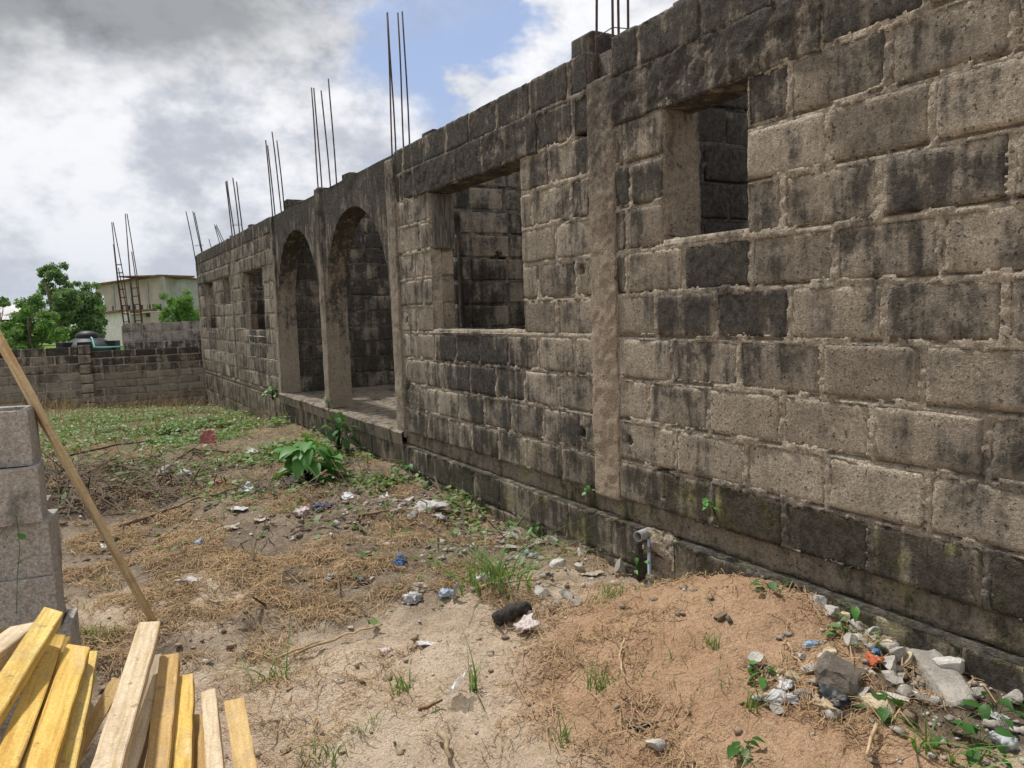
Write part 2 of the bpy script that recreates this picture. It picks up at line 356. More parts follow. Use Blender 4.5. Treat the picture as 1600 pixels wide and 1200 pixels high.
def mat_ground():
    m, t, b = newmat('bare_earth')
    P = t.node('ShaderNodeNewGeometry').outputs['Position']; x, y, z = t.sep(P)
    w1 = t.noise(P, .9, 5, .6); w2 = t.noise(P, 3.2, 6, .65); w3 = t.noise(P, 14., 5, .7); gr = t.noise(P, 85., 4, .75); gf = t.noise(P, 260., 2, .6)
    def gau(cx, cy, sx, sy):
        u = t.math('DIVIDE', t.math('SUBTRACT', x, cx), sx); v = t.math('DIVIDE', t.math('SUBTRACT', y, cy), sy)
        return t.math('EXPONENT', t.math('MULTIPLY', t.math('ADD', t.math('MULTIPLY', u, u), t.math('MULTIPLY', v, v)), -1.))
    wob = t.math('ADD', t.math('MULTIPLY', t.math('SUBTRACT', w1, .5), .9), t.math('MULTIPLY', t.math('SUBTRACT', w2, .5), .7))
    soil = t.mix(t.ss(w2, .35, .65), (.20, .152, .108), (.37, .295, .215))
    soil = t.mix(t.ss(w3, .5, .7), soil, (.44, .365, .275))
    sand = t.mix(t.ss(w2, .3, .7), (.62, .475, .34), (.76, .615, .465))
    red = t.mix(t.ss(w2, .3, .7), (.50, .31, .185), (.65, .435, .275))
    fs = t.ss(t.math('ADD', t.math('SUBTRACT', 3.85, y), wob), -.35, .45)
    fs2 = t.math('MAXIMUM', fs, t.ss(t.math('ADD', gau(-2.6, 4.6, .8, .7), wob), .45, .8))
    c = t.mix(fs2, soil, sand)
    fr = t.ss(t.math('ADD', t.math('ADD', gau(-.35, 2.45, .85, .95), t.math('MULTIPLY', gau(-.9, 1.9, .7, 1.), .75)), t.math('MULTIPLY', wob, .5)), .30, .72)
    c = t.mix(fr, c, red)
    # dug dark soil with rubble beside the footing
    fd = t.ss(t.math('ADD', gau(-.18, 1.45, .42, .5), t.math('MULTIPLY', wob, .5)), .38, .7)
    c = t.mix(fd, c, t.mix(t.ss(w3, .35, .65), (.13, .095, .068), (.26, .20, .145)))
    fb = t.ss(t.math('ADD', t.math('ADD', gau(-2.75, 7.6, 1.2, .9), t.math('MULTIPLY', gau(-1.9, 4.55, .35, .22), .9)), t.math('MULTIPLY', wob, .6)), .5, .85)
    c = t.mix(t.math('MULTIPLY', fb, .75), c, (.085, .064, .046))
    fg = t.ss(t.math('ADD', y, t.math('MULTIPLY', wob, 3.)), 8.5, 11.5)
    c = t.mix(t.math('MULTIPLY', fg, .55), c, (.16, .15, .075))
    ff = t.ss(y, 20.6, 22.); c = t.mix(ff, c, t.mix(w1, (.11, .18, .045), (.20, .27, .08)))
    c = t.mix(t.ss(gr, .36, .60), t.mix(1., c, (.72, .70, .68), 'MULTIPLY'), c)
    c = t.mix(t.math('MULTIPLY', t.ss(gf, .6, .72), .35), c, (.62, .55, .45))
    c = t.mix(t.math('MULTIPLY', t.ss(t.noise(P, 45., 3, .65), .58, .70), .65), c, (.13, .095, .065))
    c = t.mix(t.math('MULTIPLY', t.ss(w3, .56, .70), .45), c, t.mix(1., c, (.55, .72, .45), 'MULTIPLY'))
    h = t.math('ADD', t.math('MULTIPLY', w3, 1.6), t.math('ADD', gr, t.math('MULTIPLY', gf, .25)))
    finish(t, b, c, .95, h, .022, 1., .1); return m
M_ground = mat_ground()
def axis(parts):
    o = []
    for a, b_, s in parts: o.append(np.arange(a, b_-1e-9, s))
    return np.concatenate(o)
gx = np.concatenate([-np.geomspace(2500, 12, 26), axis([(-11.5, -5, .16), (-5, -3.9, .05), (-3.9, .12, .022), (.12, .6, .12)]), np.geomspace(.6, 2500, 30)])
gy = np.concatenate([-np.geomspace(400, 1.5, 14), axis([(-1.2, 1.1, .1), (1.1, 6.2, .022), (6.2, 9, .035), (9, 21, .07), (21, 30, .4)]), np.geomspace(30, 2500, 34)])
GX, GY = np.meshgrid(gx, gy); nx, ny = len(gx), len(gy)
gv = np.stack([GX.ravel(), GY.ravel(), gz(GX.ravel(), GY.ravel())], 1)
ii = (np.arange(ny-1)[:, None]*nx+np.arange(nx-1)[None]).ravel()
gf_ = np.stack([ii, ii+1, ii+nx+1, ii+nx], 1)
# under the house the ground stays below the floor slab
und = (gv[:, 0] > .13) & (gv[:, 1] > -4) & (gv[:, 1] < 20.15); gv[und, 2] = -1.3
tag(mk('ground', gv, gf_, M_ground, smooth=True), kind='structure')

# ------------------------------------------------------------------ masonry builder
PITCH_Z, BH, MJ = .2535, .226, .0275
class Wall:
    """masonry plane: origin O, unit along T, unit into the wall N, z up"""
    def __init__(s, O, Tv, N): s.O = np.array(O, float); s.T = np.array(Tv, float); s.N = np.array(N, float); s.flip = np.dot(np.cross(s.T, (0, 0, 1.)), s.N) > 0
    def w(s, t, d, z):
        t, d, z = np.broadcast_arrays(np.asarray(t, float), np.asarray(d, float), np.asarray(z, float))
        return s.O+t[..., None]*s.T+d[..., None]*s.N+z[..., None]*np.array([0, 0, 1.])
    def faces(s, f): return f[:, ::-1] if s.flip else f
def gridfaces(a, b, keep=None, base=0):
    i = (np.arange(b-1)[:, None]*a+np.arange(a-1)[None])
    if keep is not None: i = i[keep]
    i = i.ravel()+base; return np.stack([i, i+1, i+a+1, i+a], 1)
def shell(W, ts, zs, dfun, back, keep=None, jit=None):
    """displaced front sheet with its rim drawn back to depth `back`"""
    TT, ZZ = np.meshgrid(ts, zs); d = dfun(TT, ZZ)
    if jit is not None: TT, ZZ = jit(TT, ZZ)
    v = W.w(TT, d, ZZ).reshape(-1, 3); F = gridfaces(len(ts), len(zs), keep)
    e = np.concatenate([F[:, [0, 1]], F[:, [1, 2]], F[:, [2, 3]], F[:, [3, 0]]])
    key = np.sort(e, 1); k1 = key[:, 0].astype(np.int64)*len(v)+key[:, 1]
    u, idx, cnt = np.unique(k1, return_index=True, return_counts=True); be = e[idx[cnt == 1]]
    bv = np.unique(be); mp = -np.ones(len(v), int); mp[bv] = len(v)+np.arange(len(bv))
    vb = W.w(TT.ravel()[bv], back, ZZ.ravel()[bv])
    side = np.stack([be[:, 1], be[:, 0], mp[be[:, 0]], mp[be[:, 1]]], 1)
    return np.concatenate([v, vb]), W.faces(np.concatenate([F, side])), (TT, ZZ)
def inner(a, L, s, rim=.02):
    n = max(2, int(round((L-2*rim)/s))+1); return np.concatenate([[a], np.linspace(a+rim, a+L-rim, n), [a+L]])
NB = [0]
def make_block(W, t0, t1, z0, z1, res, parent, mat, stain=.3, tint=None, damp=0., depth=.11, amp=1., holes=(), d0=None, name='block'):
    NB[0] += 1; sd = NB[0]
    ts = inner(0, t1-t0, res); zs = inner(0, z1-z0, res)
    off = (random.uniform(-.003, .005) if d0 is None else d0)
    tl = [random.uniform(-.006, .006)*amp for _ in range(2)]
    def dfun(T_, Z_):
        e = np.minimum(np.minimum(T_, t1-t0-T_), np.minimum(Z_, z1-z0-Z_))
        return off+.0025*amp*(e < .004)+amp*(.006*fbm(T_*9, Z_*9, sd*.37, 3, 5)+.004*fbm(T_*33, Z_*33, sd*.37, 2, 9))+tl[0]*(T_/(t1-t0)-.5)+tl[1]*(Z_/(z1-z0)-.5)
    def jit(T_, Z_):
        Tn, Zn = T_.copy(), Z_.copy(); L, H = t1-t0, z1-z0
        j = lambda a, b: amp*(.006*vn(a*17, b*17, sd, 41)+.009*vn(a*60, b*60, sd, 43))
        c = np.abs(j(T_, Z_)); c2 = np.abs(j(Z_+3, T_))
        cor = amp*.008*np.exp(-(np.minimum(T_, L-T_)+np.minimum(Z_, H-Z_))/.02)*random.random()
        Tn = np.where(T_ < .001, T_+c+cor, np.where(T_ > L-.001, T_-c-cor, T_)); Zn = np.where(Z_ < .001, Z_+c2+cor, np.where(Z_ > H-.001, Z_-c2-cor, Z_)); return Tn, Zn
    keep = None
    if holes:
        keep = np.ones((len(zs)-1, len(ts)-1), bool); tc_ = (ts[1:]+ts[:-1])/2; zc_ = (zs[1:]+zs[:-1])/2
        for (ht, hz, hr) in holes:
            TT, ZZ = np.meshgrid(tc_, zc_); keep &= (np.hypot(TT-(ht-t0), ZZ-(hz-z0)) > hr*(1+.5*vn(TT*40, ZZ*40, sd, 3)))
    Wl = Wall((0, 0, 0), W.T, W.N); Wl.flip = W.flip
    v, f, (TT, ZZ) = shell(Wl, ts, zs, dfun, depth, keep, jit)
    o = mk(name, v, f, mat, parent, False, W.w(t0, 0, z0))
    if res < .06:
        at_ = o.data.attributes.new('rim', 'FLOAT', 'POINT'); nn = TT.size
        T0, Z0 = np.meshgrid(ts, zs); e = np.minimum(np.minimum(T0, t1-t0-T0), np.minimum(Z0, z1-z0-Z0)).ravel()
        val = np.zeros(len(o.data.vertices), np.float32); val[:nn] = (e < .012)*1. + (e >= .012)*(e < .03)*.55; val[nn:] = .5
        at_.data.foreach_set('value', val)
    o.color = (max(0, min(1, stain)), random.random() if tint is None else tint, damp, 1); return o
def mortar_sheet(W, name, t0, t1, z0, z1, res, rects, openings, parent, mat, seed=0, lvl=.0025, back=.1, holes=(), stain=.3):
    nt = max(2, int(round((t1-t0)/res))+1); nz = max(2, int(round((z1-z0)/res))+1)
    ts = np.linspace(t0, t1, nt); zs = np.linspace(z0, z1, nz)
    for (a, b_, c, d_) in openings:      # snap grid lines on the opening edges
        for arr, q in ((ts, a), (ts, b_), (zs, c), (zs, d_)):
            if arr[0] < q < arr[-1]: arr[np.argmin(np.abs(arr-q))] = q
    def dfun(T_, Z_):
        n = fbm(T_*7, Z_*14, seed, 3, 61); n2 = fbm(T_*30, Z_*36, seed, 3, 67)
        d = lvl+.009*n+.010*n2
        for (a, b_, c, e) in rects:
            i0, i1 = np.searchsorted(ts, [a, b_]); j0, j1 = np.searchsorted(zs, [c-.012, e])
            if i0 >= i1 or j0 >= j1: continue
            S = np.s_[j0:j1, i0:i1]; m = np.minimum(np.minimum(T_[S]-a, b_-T_[S]), np.minimum(Z_[S]-c, e-Z_[S]))
            lim = .007+.035*np.clip(n2[S]+.06, 0, 1)+.03*np.clip(n[S]-.1, 0, 1)
            deep = m > lim; dd = d[S]; dd[deep] = .04
            crack = (m < 0.) & (m > -.009) & (Z_[S] < c) & (n[S] > .0); dd[crack] += .022
            d[S] = dd
        for (ht, hz, hr) in holes: d[np.hypot(T_-ht, Z_-hz) < hr*1.5] = .16
        return d
    tcn = (ts[1:]+ts[:-1])/2; zcn = (zs[1:]+zs[:-1])/2; TT, ZZ = np.meshgrid(tcn, zcn); keep = np.ones(TT.shape, bool)
    for (a, b_, c, e) in openings: keep &= ~((TT > a) & (TT < b_) & (ZZ > c) & (ZZ < e))
    v, f, _ = shell(W, ts, zs, dfun, back, keep)
    return v, f
def core(W, t0, t1, z0, z1, d0, d1, openings):
    """box core around rectangular openings"""
    tb = sorted({t0, t1, *[q for o in openings for q in (o[0], o[1]) if t0 < q < t1]}); zb = sorted({z0, z1, *[q for o in openings for q in (o[2], o[3]) if z0 < q < z1]})
    V = []; F = []
    for i in range(len(tb)-1):
        for j in range(len(zb)-1):
            a, b_, c, e = tb[i], tb[i+1], zb[j], zb[j+1]; mt, mz = (a+b_)/2, (c+e)/2
            if any(o[0] < mt < o[1] and o[2] < mz < o[3] for o in openings): continue
            k = len(V); V += [W.w(t, d, z) for d in (d0, d1) for (t, z) in ((a, c), (b_, c), (b_, e), (a, e))]
            F += [(k, k+1, k+2, k+3), (k+7, k+6, k+5, k+4), (k, k+4, k+5, k+1), (k+1, k+5, k+6, k+2), (k+2, k+6, k+7, k+3), (k+3, k+7, k+4, k)]
    return np.array(V, float), np.array(F)
def join_arrays(parts):
    V = []; F = []; n = 0
    for v, f in parts: V.append(v); F.append(np.asarray(f)+n); n += len(v)
    return np.concatenate(V), np.concatenate(F)

# ------------------------------------------------------------------ the unfinished house
house = empty('unfinished_house', (0, 10, 0)); house_inv = np.array([0, 10, 0.])
tag(house, 'long roofless house of weathered grey blocks with two arches and empty windows', 'house')
def hp(o):                      # parent to the house keeping world place
    o.parent = house; o.matrix_parent_inverse = Matrix.Translation((0, -10, 0)); return o
def sub(o, p):
    o.parent = p; o.matrix_parent_inverse = p.matrix_world.inverted(); return o
WF = Wall((0, 0, 0), (0, 1, 0), (1, 0, 0))
W1 = (2.70, 3.31, 1.545, 2.262); W2 = (4.83, 6.43, 1.035, 2.262)
W3 = (13.2, 14.75, .90, 2.03); W4 = (16.15, 16.72, 1.41, 2.03); W5 = (18.0, 19.25, .94, 2.03)
OPEN = [W1, W2, W3, W4, W5]
COLA = (3.735, 3.995)
jr = {0: [3.34, 2.96, 2.48, 2.02, 1.54], 1: [3.23, 2.72, 2.24, 1.77], 2: [3.46, 2.97, 2.49, 2.02, 1.55], 3: [3.26, 2.76, 2.27, 1.80], 4: [3.38, 2.92, 2.45, 1.97, 1.50],
      5: [3.64, 3.15, 2.68, 2.21, 1.74], 6: [3.63, 2.49, 2.0, 1.49], 7: [3.59, 2.25, 1.78], 8: [3.64, 2.45, 1.97], 9: [2.29, 1.82], 10: [3.50, 3.0, 2.52, 2.05, 1.58]}
jl = {10: [4.2, 4.68, 5.15, 5.6, 6.04, 6.51, 6.98], 9: [4.16, 4.6, 6.75, 7.1], 8: [4.45, 6.9], 7: [4.2, 4.68, 6.65, 7.09], 6: [4.39, 6.82], 5: [4.16, 4.62, 6.64, 7.04], 4: [4.4, 6.8],
      3: [4.2, 4.65, 5.08, 5.55, 5.98, 6.42, 6.88], 2: [4.4, 4.85, 5.29, 5.74, 6.21, 6.65, 7.11], 1: [4.15, 4.61, 5.06, 5.51, 5.97, 6.4, 6.86], 0: [4.38, 4.83, 5.28, 5.75, 6.19, 6.63]}
stains = {(0, 3.1): .80, (0, 2.7): .95, (0, 2.2): .92, (0, 1.8): .95, (0, 1.3): 1., (5, 2.9): .92, (4, 2.7): .80, (4, 3.1): .55, (8, 2.6): .95, (8, 2.2): .55, (6, 1.7): .70, (4, 1.7): .55, (5, 1.9): .45, (5, 3.69): .75, (6, 3.69): .85, (7, 3.69): .85,
          (3, 5.3): .95, (3, 5.8): .95, (3, 6.2): .92, (3, 4.86): .78, (2, 5.0): .75, (2, 5.5): .88, (2, 5.97): .85, (2, 6.4): .65, (1, 5.3): .60, (1, 5.7): .62, (1, 4.85): .5, (0, 5.0): .6, (0, 5.5): .66, (0, 4.6): .55, (7, 4.1): .7, (8, 4.2): .62, (8, 4.65): .62, (7, 4.4): .5, (5, 4.4): .5, (9, 4.38): .85, (3, 2.5): .50, (3, 3.0): .48, (2, 3.2): .48, (1, 3.5): .45, (8, 3.5): .5, (7, 3.45): .6}
HOLES = [(3.345, .185, .045), (3.345, .12, .03), (4.10, 1.425, .032), (4.06, 2.27, .05), (4.12, .36, .03), (3.64, .37, .03), (7.06, 1.12, .032), (7.10, .47, .045)]
blocks = []                                     # (k, t0, t1, z0, z1)
def course_z(k): return (k*PITCH_Z, k*PITCH_Z+BH) if k < 10 else (2.535, 2.765)
def add_course(k, edges, excl):
    z0, z1 = course_z(k); zm = (z0+z1)/2
    for a, b_ in zip(edges[:-1], edges[1:]):
        segs = [(a, b_)]
        for (o0, o1, c, e) in excl:
            if c < zm < e:
                ns = []
                for p, q in segs:
                    if q <= o0 or p >= o1: ns.append((p, q)); continue
                    if p < o0-.03: ns.append((p, o0+.0138))
                    if q > o1+.03: ns.append((o1-.0138, q))
                segs = ns
        for p, q in segs:
            if q-p > .06: blocks.append((k, p+.0138, q-.0138, z0, z1))
LINT = [(2.29, COLA[0], 2.262, 2.53), (4.6, 6.75, 2.262, 2.53)]
for k in range(11):
    r = sorted(jr[k]); lo = r[0]
    while lo > -2.6: lo -= .472; r.insert(0, lo)
    ex = [W1, W2]+([LINT[0], LINT[1]] if k == 9 else [])
    add_course(k, r+[COLA[0]+.0138], ex); add_course(k, [COLA[1]-.0138]+jl[k]+[7.215], ex)
rr = random.Random(5)
LINTB = [(12.9, 15.05, 2.03, 2.28), (16.0, 20.2, 2.03, 2.28)]
for k in range(11):
    for (a, b_) in ((12.42, 15.78), (15.95, 20.12)):
        e = [a]; q = a+rr.choice((.24, .47))+rr.uniform(-.03, .03)
        while q < b_-.16: e.append(q); q += .47+rr.uniform(-.02, .02)
        add_course(k, e+[b_], [W3, W4, W5]+(LINTB if k == 8 else []))
def stain_of(k, tm):
    best = min(((abs(tm-t), s) for (kk, t), s in stains.items() if kk == k), default=(9, 0))
    if best[0] < .16: return best[1]
    b_ = {10: .98, 9: .85, 8: .52}.get(k, .34)+rr.uniform(-.14, .16)
    if k in (1, 2, 3, 4) and tm < 3.6: b_ -= .10
    if tm > 12: b_ = {10: .80, 9: .6}.get(k, .34)+rr.uniform(-.12, .15)
    if tm > 12 and k in (2, 3) and (W3[0] < tm < W3[1] or W5[0] < tm < W5[1]): b_ += .3
    if k == 0: b_ += .12
    return b_
FRAME_T = 1.25
wallA_rects = [(b[1], b[2], b[3], b[4]) for b in blocks]
allopen = [W1, W2]
partsA = []
for (a, b_, res) in ((-2.6, 1.2, .04), (1.2, COLA[0]+.01, .0105), (COLA[1]-.01, 7.215, .0145)):
    v, f = mortar_sheet(WF, 'm', a, b_, -.002, 2.535 if a < 0 else 2.757, res, [q for q in wallA_rects if q[1] > a and q[0] < b_], allopen, None, None, 1, holes=HOLES)
    partsA.append((v, f))
inset = lambda o, m=.016: (o[0]-m, o[1]+m, o[2]-.03, o[3]+m)
cv, cf = core(WF, -2.6, 7.215, 0., 2.75, .09, .225, [inset(W1), inset(W2)]); partsA.append((cv, cf))
v, f = join_arrays(partsA); fwA = hp(mk('front_wall', v, f, M_mortar)); fwA.color = (.24, .7, 0, 1)
partsB = []
for (a, b_) in ((12.42, 15.80), (15.93, 20.12)):
    v, f = mortar_sheet(WF, 'm', a, b_, -.002, 2.757, .03, [q for q in wallA_rects if q[1] > a and q[0] < b_], [W3, W4, W5], None, None, 2, lvl=.004); partsB.append((v, f))
    cv, cf = core(WF, a, b_, 0., 2.75, .09, .225, [inset(o) for o in (W3, W4, W5) if a < o[0] < b_]); partsB.append((cv, cf))
v, f = join_arrays(partsB); fwB = hp(mk('front_wall', v, f, M_mortar)); fwB.color = (.30, .5, 0, 1)
bpy.context.view_layer.update()
def near_open(t0, t1, z0, z1):
    zm = (z0+z1)/2
    return any(o[2] < zm < o[3] and (abs(t1-o[0]) < .03 or abs(t0-o[1]) < .03) for o in OPEN)
far_out = [b for b in blocks if b[2] < FRAME_T]; vis = [b for b in blocks if b[2] >= FRAME_T]
vis.sort(key=lambda b: -(b[2]-b[1])/max(1., math.hypot(2.9, (b[1]+b[2])/2))**2)
OUT = MB()
for i, (k, t0, t1, z0, z1) in enumerate(vis):
    tm = (t0+t1)/2; p = fwA if tm < 9 else fwB
    hs = [h for h in HOLES if t0 < h[0] < t1 and z0 < h[1] < z1]
    res = .022 if tm < 4 else (.03 if tm < 7.3 else .075)
    if hs: res = .012
    st = stain_of(k, tm); damp = (.8 if k == 0 and tm < 3.4 else (.35 if k == 0 else 0))
    if tm > 12 and near_open(t0, t1, z0, z1): st += .38  # far window jambs coloured darker to deepen the shade in the openings
    if i < 305:
        o = make_block(WF, t0, t1, z0, z1, res, p, M_block, st, None, damp, .222 if near_open(t0, t1, z0, z1) else .11, 1. if tm < 8 else .7, hs)
        sub(o, p)
    else:
        o = make_block(WF, t0, t1, z0, z1, .2, None, M_block, st, depth=.222 if near_open(t0, t1, z0, z1) else .11)
        me = o.data; OUT.add(np.array([x.co for x in me.vertices])+np.array(o.location), [tuple(q.vertices) for q in me.polygons]); bpy.data.objects.remove(o)
if OUT.n:
    o = OUT.build('far_blocks', M_block); sub(o, fwB); o['kind'] = 'stuff'; o.color = (.45, .5, 0, 1)
OUT = MB()
for (k, t0, t1, z0, z1) in far_out:
    OUT.add([(x, y, z) for x in (0, .1) for (y, z) in ((t0, z0), (t1, z0), (t1, z1), (t0, z1))], [(3, 2, 1, 0), (0, 1, 5, 4), (1, 2, 6, 5), (2, 3, 7, 6), (3, 0, 4, 7)])
o = OUT.build('side_blocks', M_block); sub(o, fwA); o['kind'] = 'stuff'; o.color = (.4, .4, 0, 1)

def panel(name, W, t0, t1, z0, z1, d0, d1, mat, res=.03, amp=.006, edge=.006, seed=0, bulge=0., parent=None, openings=()):
    ts = np.linspace(t0, t1, max(3, int((t1-t0)/res)+1)); zs = np.linspace(z0, z1, max(3, int((z1-z0)/res)+1))
    for (a, b_, c, d_) in openings:
        for arr, q in ((ts, a), (ts, b_), (zs, c), (zs, d_)):
            if arr[0] < q < arr[-1]: arr[np.argmin(np.abs(arr-q))] = q
    TT, ZZ = np.meshgrid((ts[1:]+ts[:-1])/2, (zs[1:]+zs[:-1])/2); keep = np.ones(TT.shape, bool)
    for (a, b_, c, e) in openings: keep &= ~((TT > a) & (TT < b_) & (ZZ > c) & (ZZ < e))
    dfun = lambda T_, Z_: d0+amp*2*fbm(T_*5, Z_*5, seed, 3, 71)+amp*1.2*fbm(T_*22, Z_*22, seed, 3, 73)-bulge*np.sin(np.clip((T_-t0)/(t1-t0), 0, 1)*math.pi)**.8
    def jit(T_, Z_):
        e = edge*(fbm(Z_*8, T_*8, seed, 2, 79)+1.2*fbm(Z_*34, T_*34, seed, 3, 81)); lo = T_ < t0+1e-4; hi = T_ > t1-1e-4; lz = Z_ < z0+1e-4; hz = Z_ > z1-1e-4
        return T_+np.where(lo | hi, e, 0), Z_+np.where(lz | hz, edge*2*fbm(T_*8, Z_*8, seed+3, 3, 83), 0)
    v, f, _ = shell(W, ts, zs, dfun, d1, keep, jit)
    return mk(name, v, f, mat)
# ring beam / lintels
lin = hp(panel('lintel', WF, 2.285, COLA[0]+.01, 2.258, 2.532, -.006, .226, M_conc, .015, .009, .010, 4)); lin.color = (.52, .9, 0, 1)
lin = hp(panel('lintel', WF, 4.595, 6.755, 2.258, 2.532, -.005, .226, M_conc, .02, .008, .010, 5)); lin.color = (.52, .9, 0, 1)
lin = hp(panel('lintel', WF, 12.9, 15.05, 2.026, 2.272, -.004, .226, M_conc, .04, .006, .006, 6)); lin.color = (.30, .6, 0, 1)
lin = hp(panel('lintel', WF, 16.02, 20.13, 2.026, 2.272, -.004, .226, M_conc, .05, .006, .006, 7)); lin.color = (.34, .6, 0, 1)
# the lintel undersides are closed by a soffit
for (a, b_, z) in ((W1[0]-.02, W1[1]+.02, 2.262), (W2[0]-.02, W2[1]+.02, 2.262), (W3[0]-.02, W3[1]+.02, 2.03), (W4[0]-.02, W4[1]+.02, 2.03), (W5[0]-.02, W5[1]+.02, 2.03)):
    mb = MB(); mb.box((.006, a, z-.004), (.222, b_, z+.03)); o = hp(mb.build('lintel_soffit', M_conc)); o.color = (.35, .6, 0, 1)
# columns
def column(t0, t1, z0, z1, d, mat, stain, bulge, seed, res=.02, edge=.008):
    o = hp(panel('column', WF, t0, t1, z0, z1, d, .226, mat, res, .006, edge, seed, bulge)); o.color = (stain, .6, 0, 1); return o
cA = column(COLA[0], COLA[1], -.02, 2.56, -.006, M_tan, .3, .009, 11, .010, .012)
cB = column(12.24, 12.43, -.10, 2.75, -.014, M_conc, .25, .006, 13, .03)
cC = column(15.80, 15.93, -.9, 2.80, .030, M_conc, .35, 0., 14, .04)
cD = column(20.08, 20.22, -1.2, 2.74, -.006, M_conc, .2, 0., 15, .05)
# arch bay
def arch(tl, tr, L0, R0, zt, zs_, seed):
    cx, r = (tl+tr)/2, (tr-tl)/2; rz = 2.41-zs_
    I = []; Oo = []; 
    for z in np.linspace(0, zs_, 22)[:-1]: I.append((tl, z)); Oo.append((L0, z*zt/zs_*.62))
    zL = zt*.62
    na = 56
    for q in np.linspace(0, math.pi, na):
        I.append((cx-r*math.cos(q), zs_+rz*math.sin(q)))
        s = q/math.pi
        per = [(0, (L0, zL)), (.25, (L0, zt)), (.75, (R0, zt)), (1, (R0, zL))]
        for (s0, p0), (s1, p1) in zip(per[:-1], per[1:]):
            if s0 <= s <= s1+1e-9: k = (s-s0)/(s1-s0); Oo.append((p0[0]+(p1[0]-p0[0])*k, p0[1]+(p1[1]-p0[1])*k)); break
    for z in np.linspace(zs_, 0, 22)[1:]: I.append((tr, z)); Oo.append((R0, z*zt/zs_*.62))
    I = np.array(I); Oo = np.array(Oo); m = 14; n = len(I); K = np.linspace(0, 1, m)
    TZ = I[None]*(1-K[:, None, None])+Oo[None]*K[:, None, None]
    t, z = TZ[..., 0], TZ[..., 1]
    d = .014*fbm(t*3, z*3, seed, 3, 91)+.008*fbm(t*16, z*16, seed, 3, 93)+.004
    d[0] += .006*np.abs(vn(t[0]*20, z[0]*20, seed))
    v = WF.w(t, d, z).reshape(-1, 3); f = gridfaces(n, m)
    M_ = 7; jam = []
    for j in range(M_+1):
        dd = d[0]+(.27-d[0])*j/M_; rr_ = .012*fbm(I[:, 0]*6, I[:, 1]*6, dd*9, 3, 97)*(0 < j)
        jam.append(WF.w(I[:, 0]+rr_, dd, I[:, 1]+rr_))
    jv = np.concatenate(jam); jf = gridfaces(n, M_+1)[:, ::-1]
    bv = WF.w(t[[0, -1]], .27, z[[0, -1]]).reshape(-1, 3); bf = gridfaces(n, 2)[:, ::-1]
    tv = np.array([(0.004, L0, zt), (.27, L0, zt), (.27, R0, zt), (.004, R0, zt)]); tf = np.array([[0, 3, 2, 1]])
    v, f = join_arrays([(v, f[:, ::-1]), (jv, jf), (bv, bf), (tv, tf)])
    return mk('arch', v, f, M_conc)
a2 = hp(arch(7.47, 9.68, 7.21, 9.815, 2.745, 1.30, 3)); a2.color = (.50, .8, 0, 1)
a1 = hp(arch(9.95, 12.20, 9.815, 12.30, 2.745, 1.30, 4)); a1.color = (.50, .8, 0, 1)
p = column(9.70, 9.93, 0., 2.80, -.014, M_conc, .30, .006, 17, .02, .008)
p2 = column(7.205, 7.42, -.06, 2.70, -.016, M_conc, .16, .006, 18, .02, .008)
# rebar starter bars on every column
def bars(colobj, t, lst, ties=()):
    for (x, y, z0, lean, top, r) in lst:
        mb = MB(); pts = [(x+lean[0]*s, y+lean[1]*s, z0+(top-z0)*s) for s in np.linspace(0, 1, 6)]
        pts = [(a+.006*math.sin(7*i+x*90), b_+.006*math.cos(5*i+y*70), c) for i, (a, b_, c) in enumerate(pts)]
        mb.tube(pts, r, 6); sub(mb.build('rebar', M_rust, None, True), colobj)
    for (x0, x1, y0, y1, z) in ties:
        mb = MB(); mb.tube([(x0, y0, z), (x1, y0, z+.01), (x1, y1, z), (x0, y1, z-.01), (x0, y0, z)], .0035, 5); sub(mb.build('stirrup', M_rust), colobj)
bars(cA, 0, [(.06, 3.97, 2.4, (.0, -.04), 4.3, .008), (.06, 3.81, 2.4, (.0, -.03), 4.3, .008), (.095, 3.795, 2.4, (.0, -.03), 4.3, .008), (.17, 3.80, 2.4, (.02, -.03), 4.3, .008)], [(.055, .175, 3.80, 3.96, 2.85)])
bars(p2, 0, [(.06, 7.39, 2.6, (.05, .10), 4.18, .008), (.075, 7.34, 2.6, (.04, .13), 4.18, .008), (.19, 7.38, 2.6, (.03, .10), 4.20, .008), (.20, 7.26, 2.6, (.03, .12), 4.18, .008)])
bars(p, 0, [(.05, 9.90, 2.6, (.05, .28), 4.15, .009), (.07, 9.84, 2.6, (.05, .28), 4.13, .009), (.20, 9.86, 2.6, (.0, .22), 4.10, .009), (.22, 9.70, 2.6, (.03, .18), 4.20, .009)])
bars(cB, 0, [(.06, 12.45, 2.6, (.0, .20), 3.98, .010), (.07, 12.35, 2.6, (.02, .30), 3.90, .010), (.20, 12.42, 2.6, (-.03, .24), 4.12, .010), (.21, 12.30, 2.6, (.02, .30), 3.98, .010)])
bars(cC, 0, [(.06, 15.75, 2.6, (-.03, .22), 3.86, .012), (.09, 15.66, 2.6, (-.05, .2), 3.86, .012), (.20, 15.72, 2.6, (-.04, .2), 3.93, .012), (.22, 15.6, 2.6, (-.0, .25), 3.85, .012)], [(.06, .22, 15.6, 15.76, 3.0)])
bars(cD, 0, [(.0, 20.2, 2.6, (-.10, .3), 3.85, .012), (.18, 20.15, 2.6, (-.14, .3), 3.85, .012), (.19, 20.12, 2.6, (-.12, .3), 3.82, .012), (.45, 20.2, 2.6, (-.05, .4), 3.2, .010), (.72, 20.3, 2.5, (-.18, .2), 3.55, .010), (.95, 20.3, 2.5, (-.38, .2), 3.55, .010), (.82, 20.2, 2.5, (-.28, .2), 3.5, .010)], [(.0, .19, 20.12, 20.2, 3.0)])

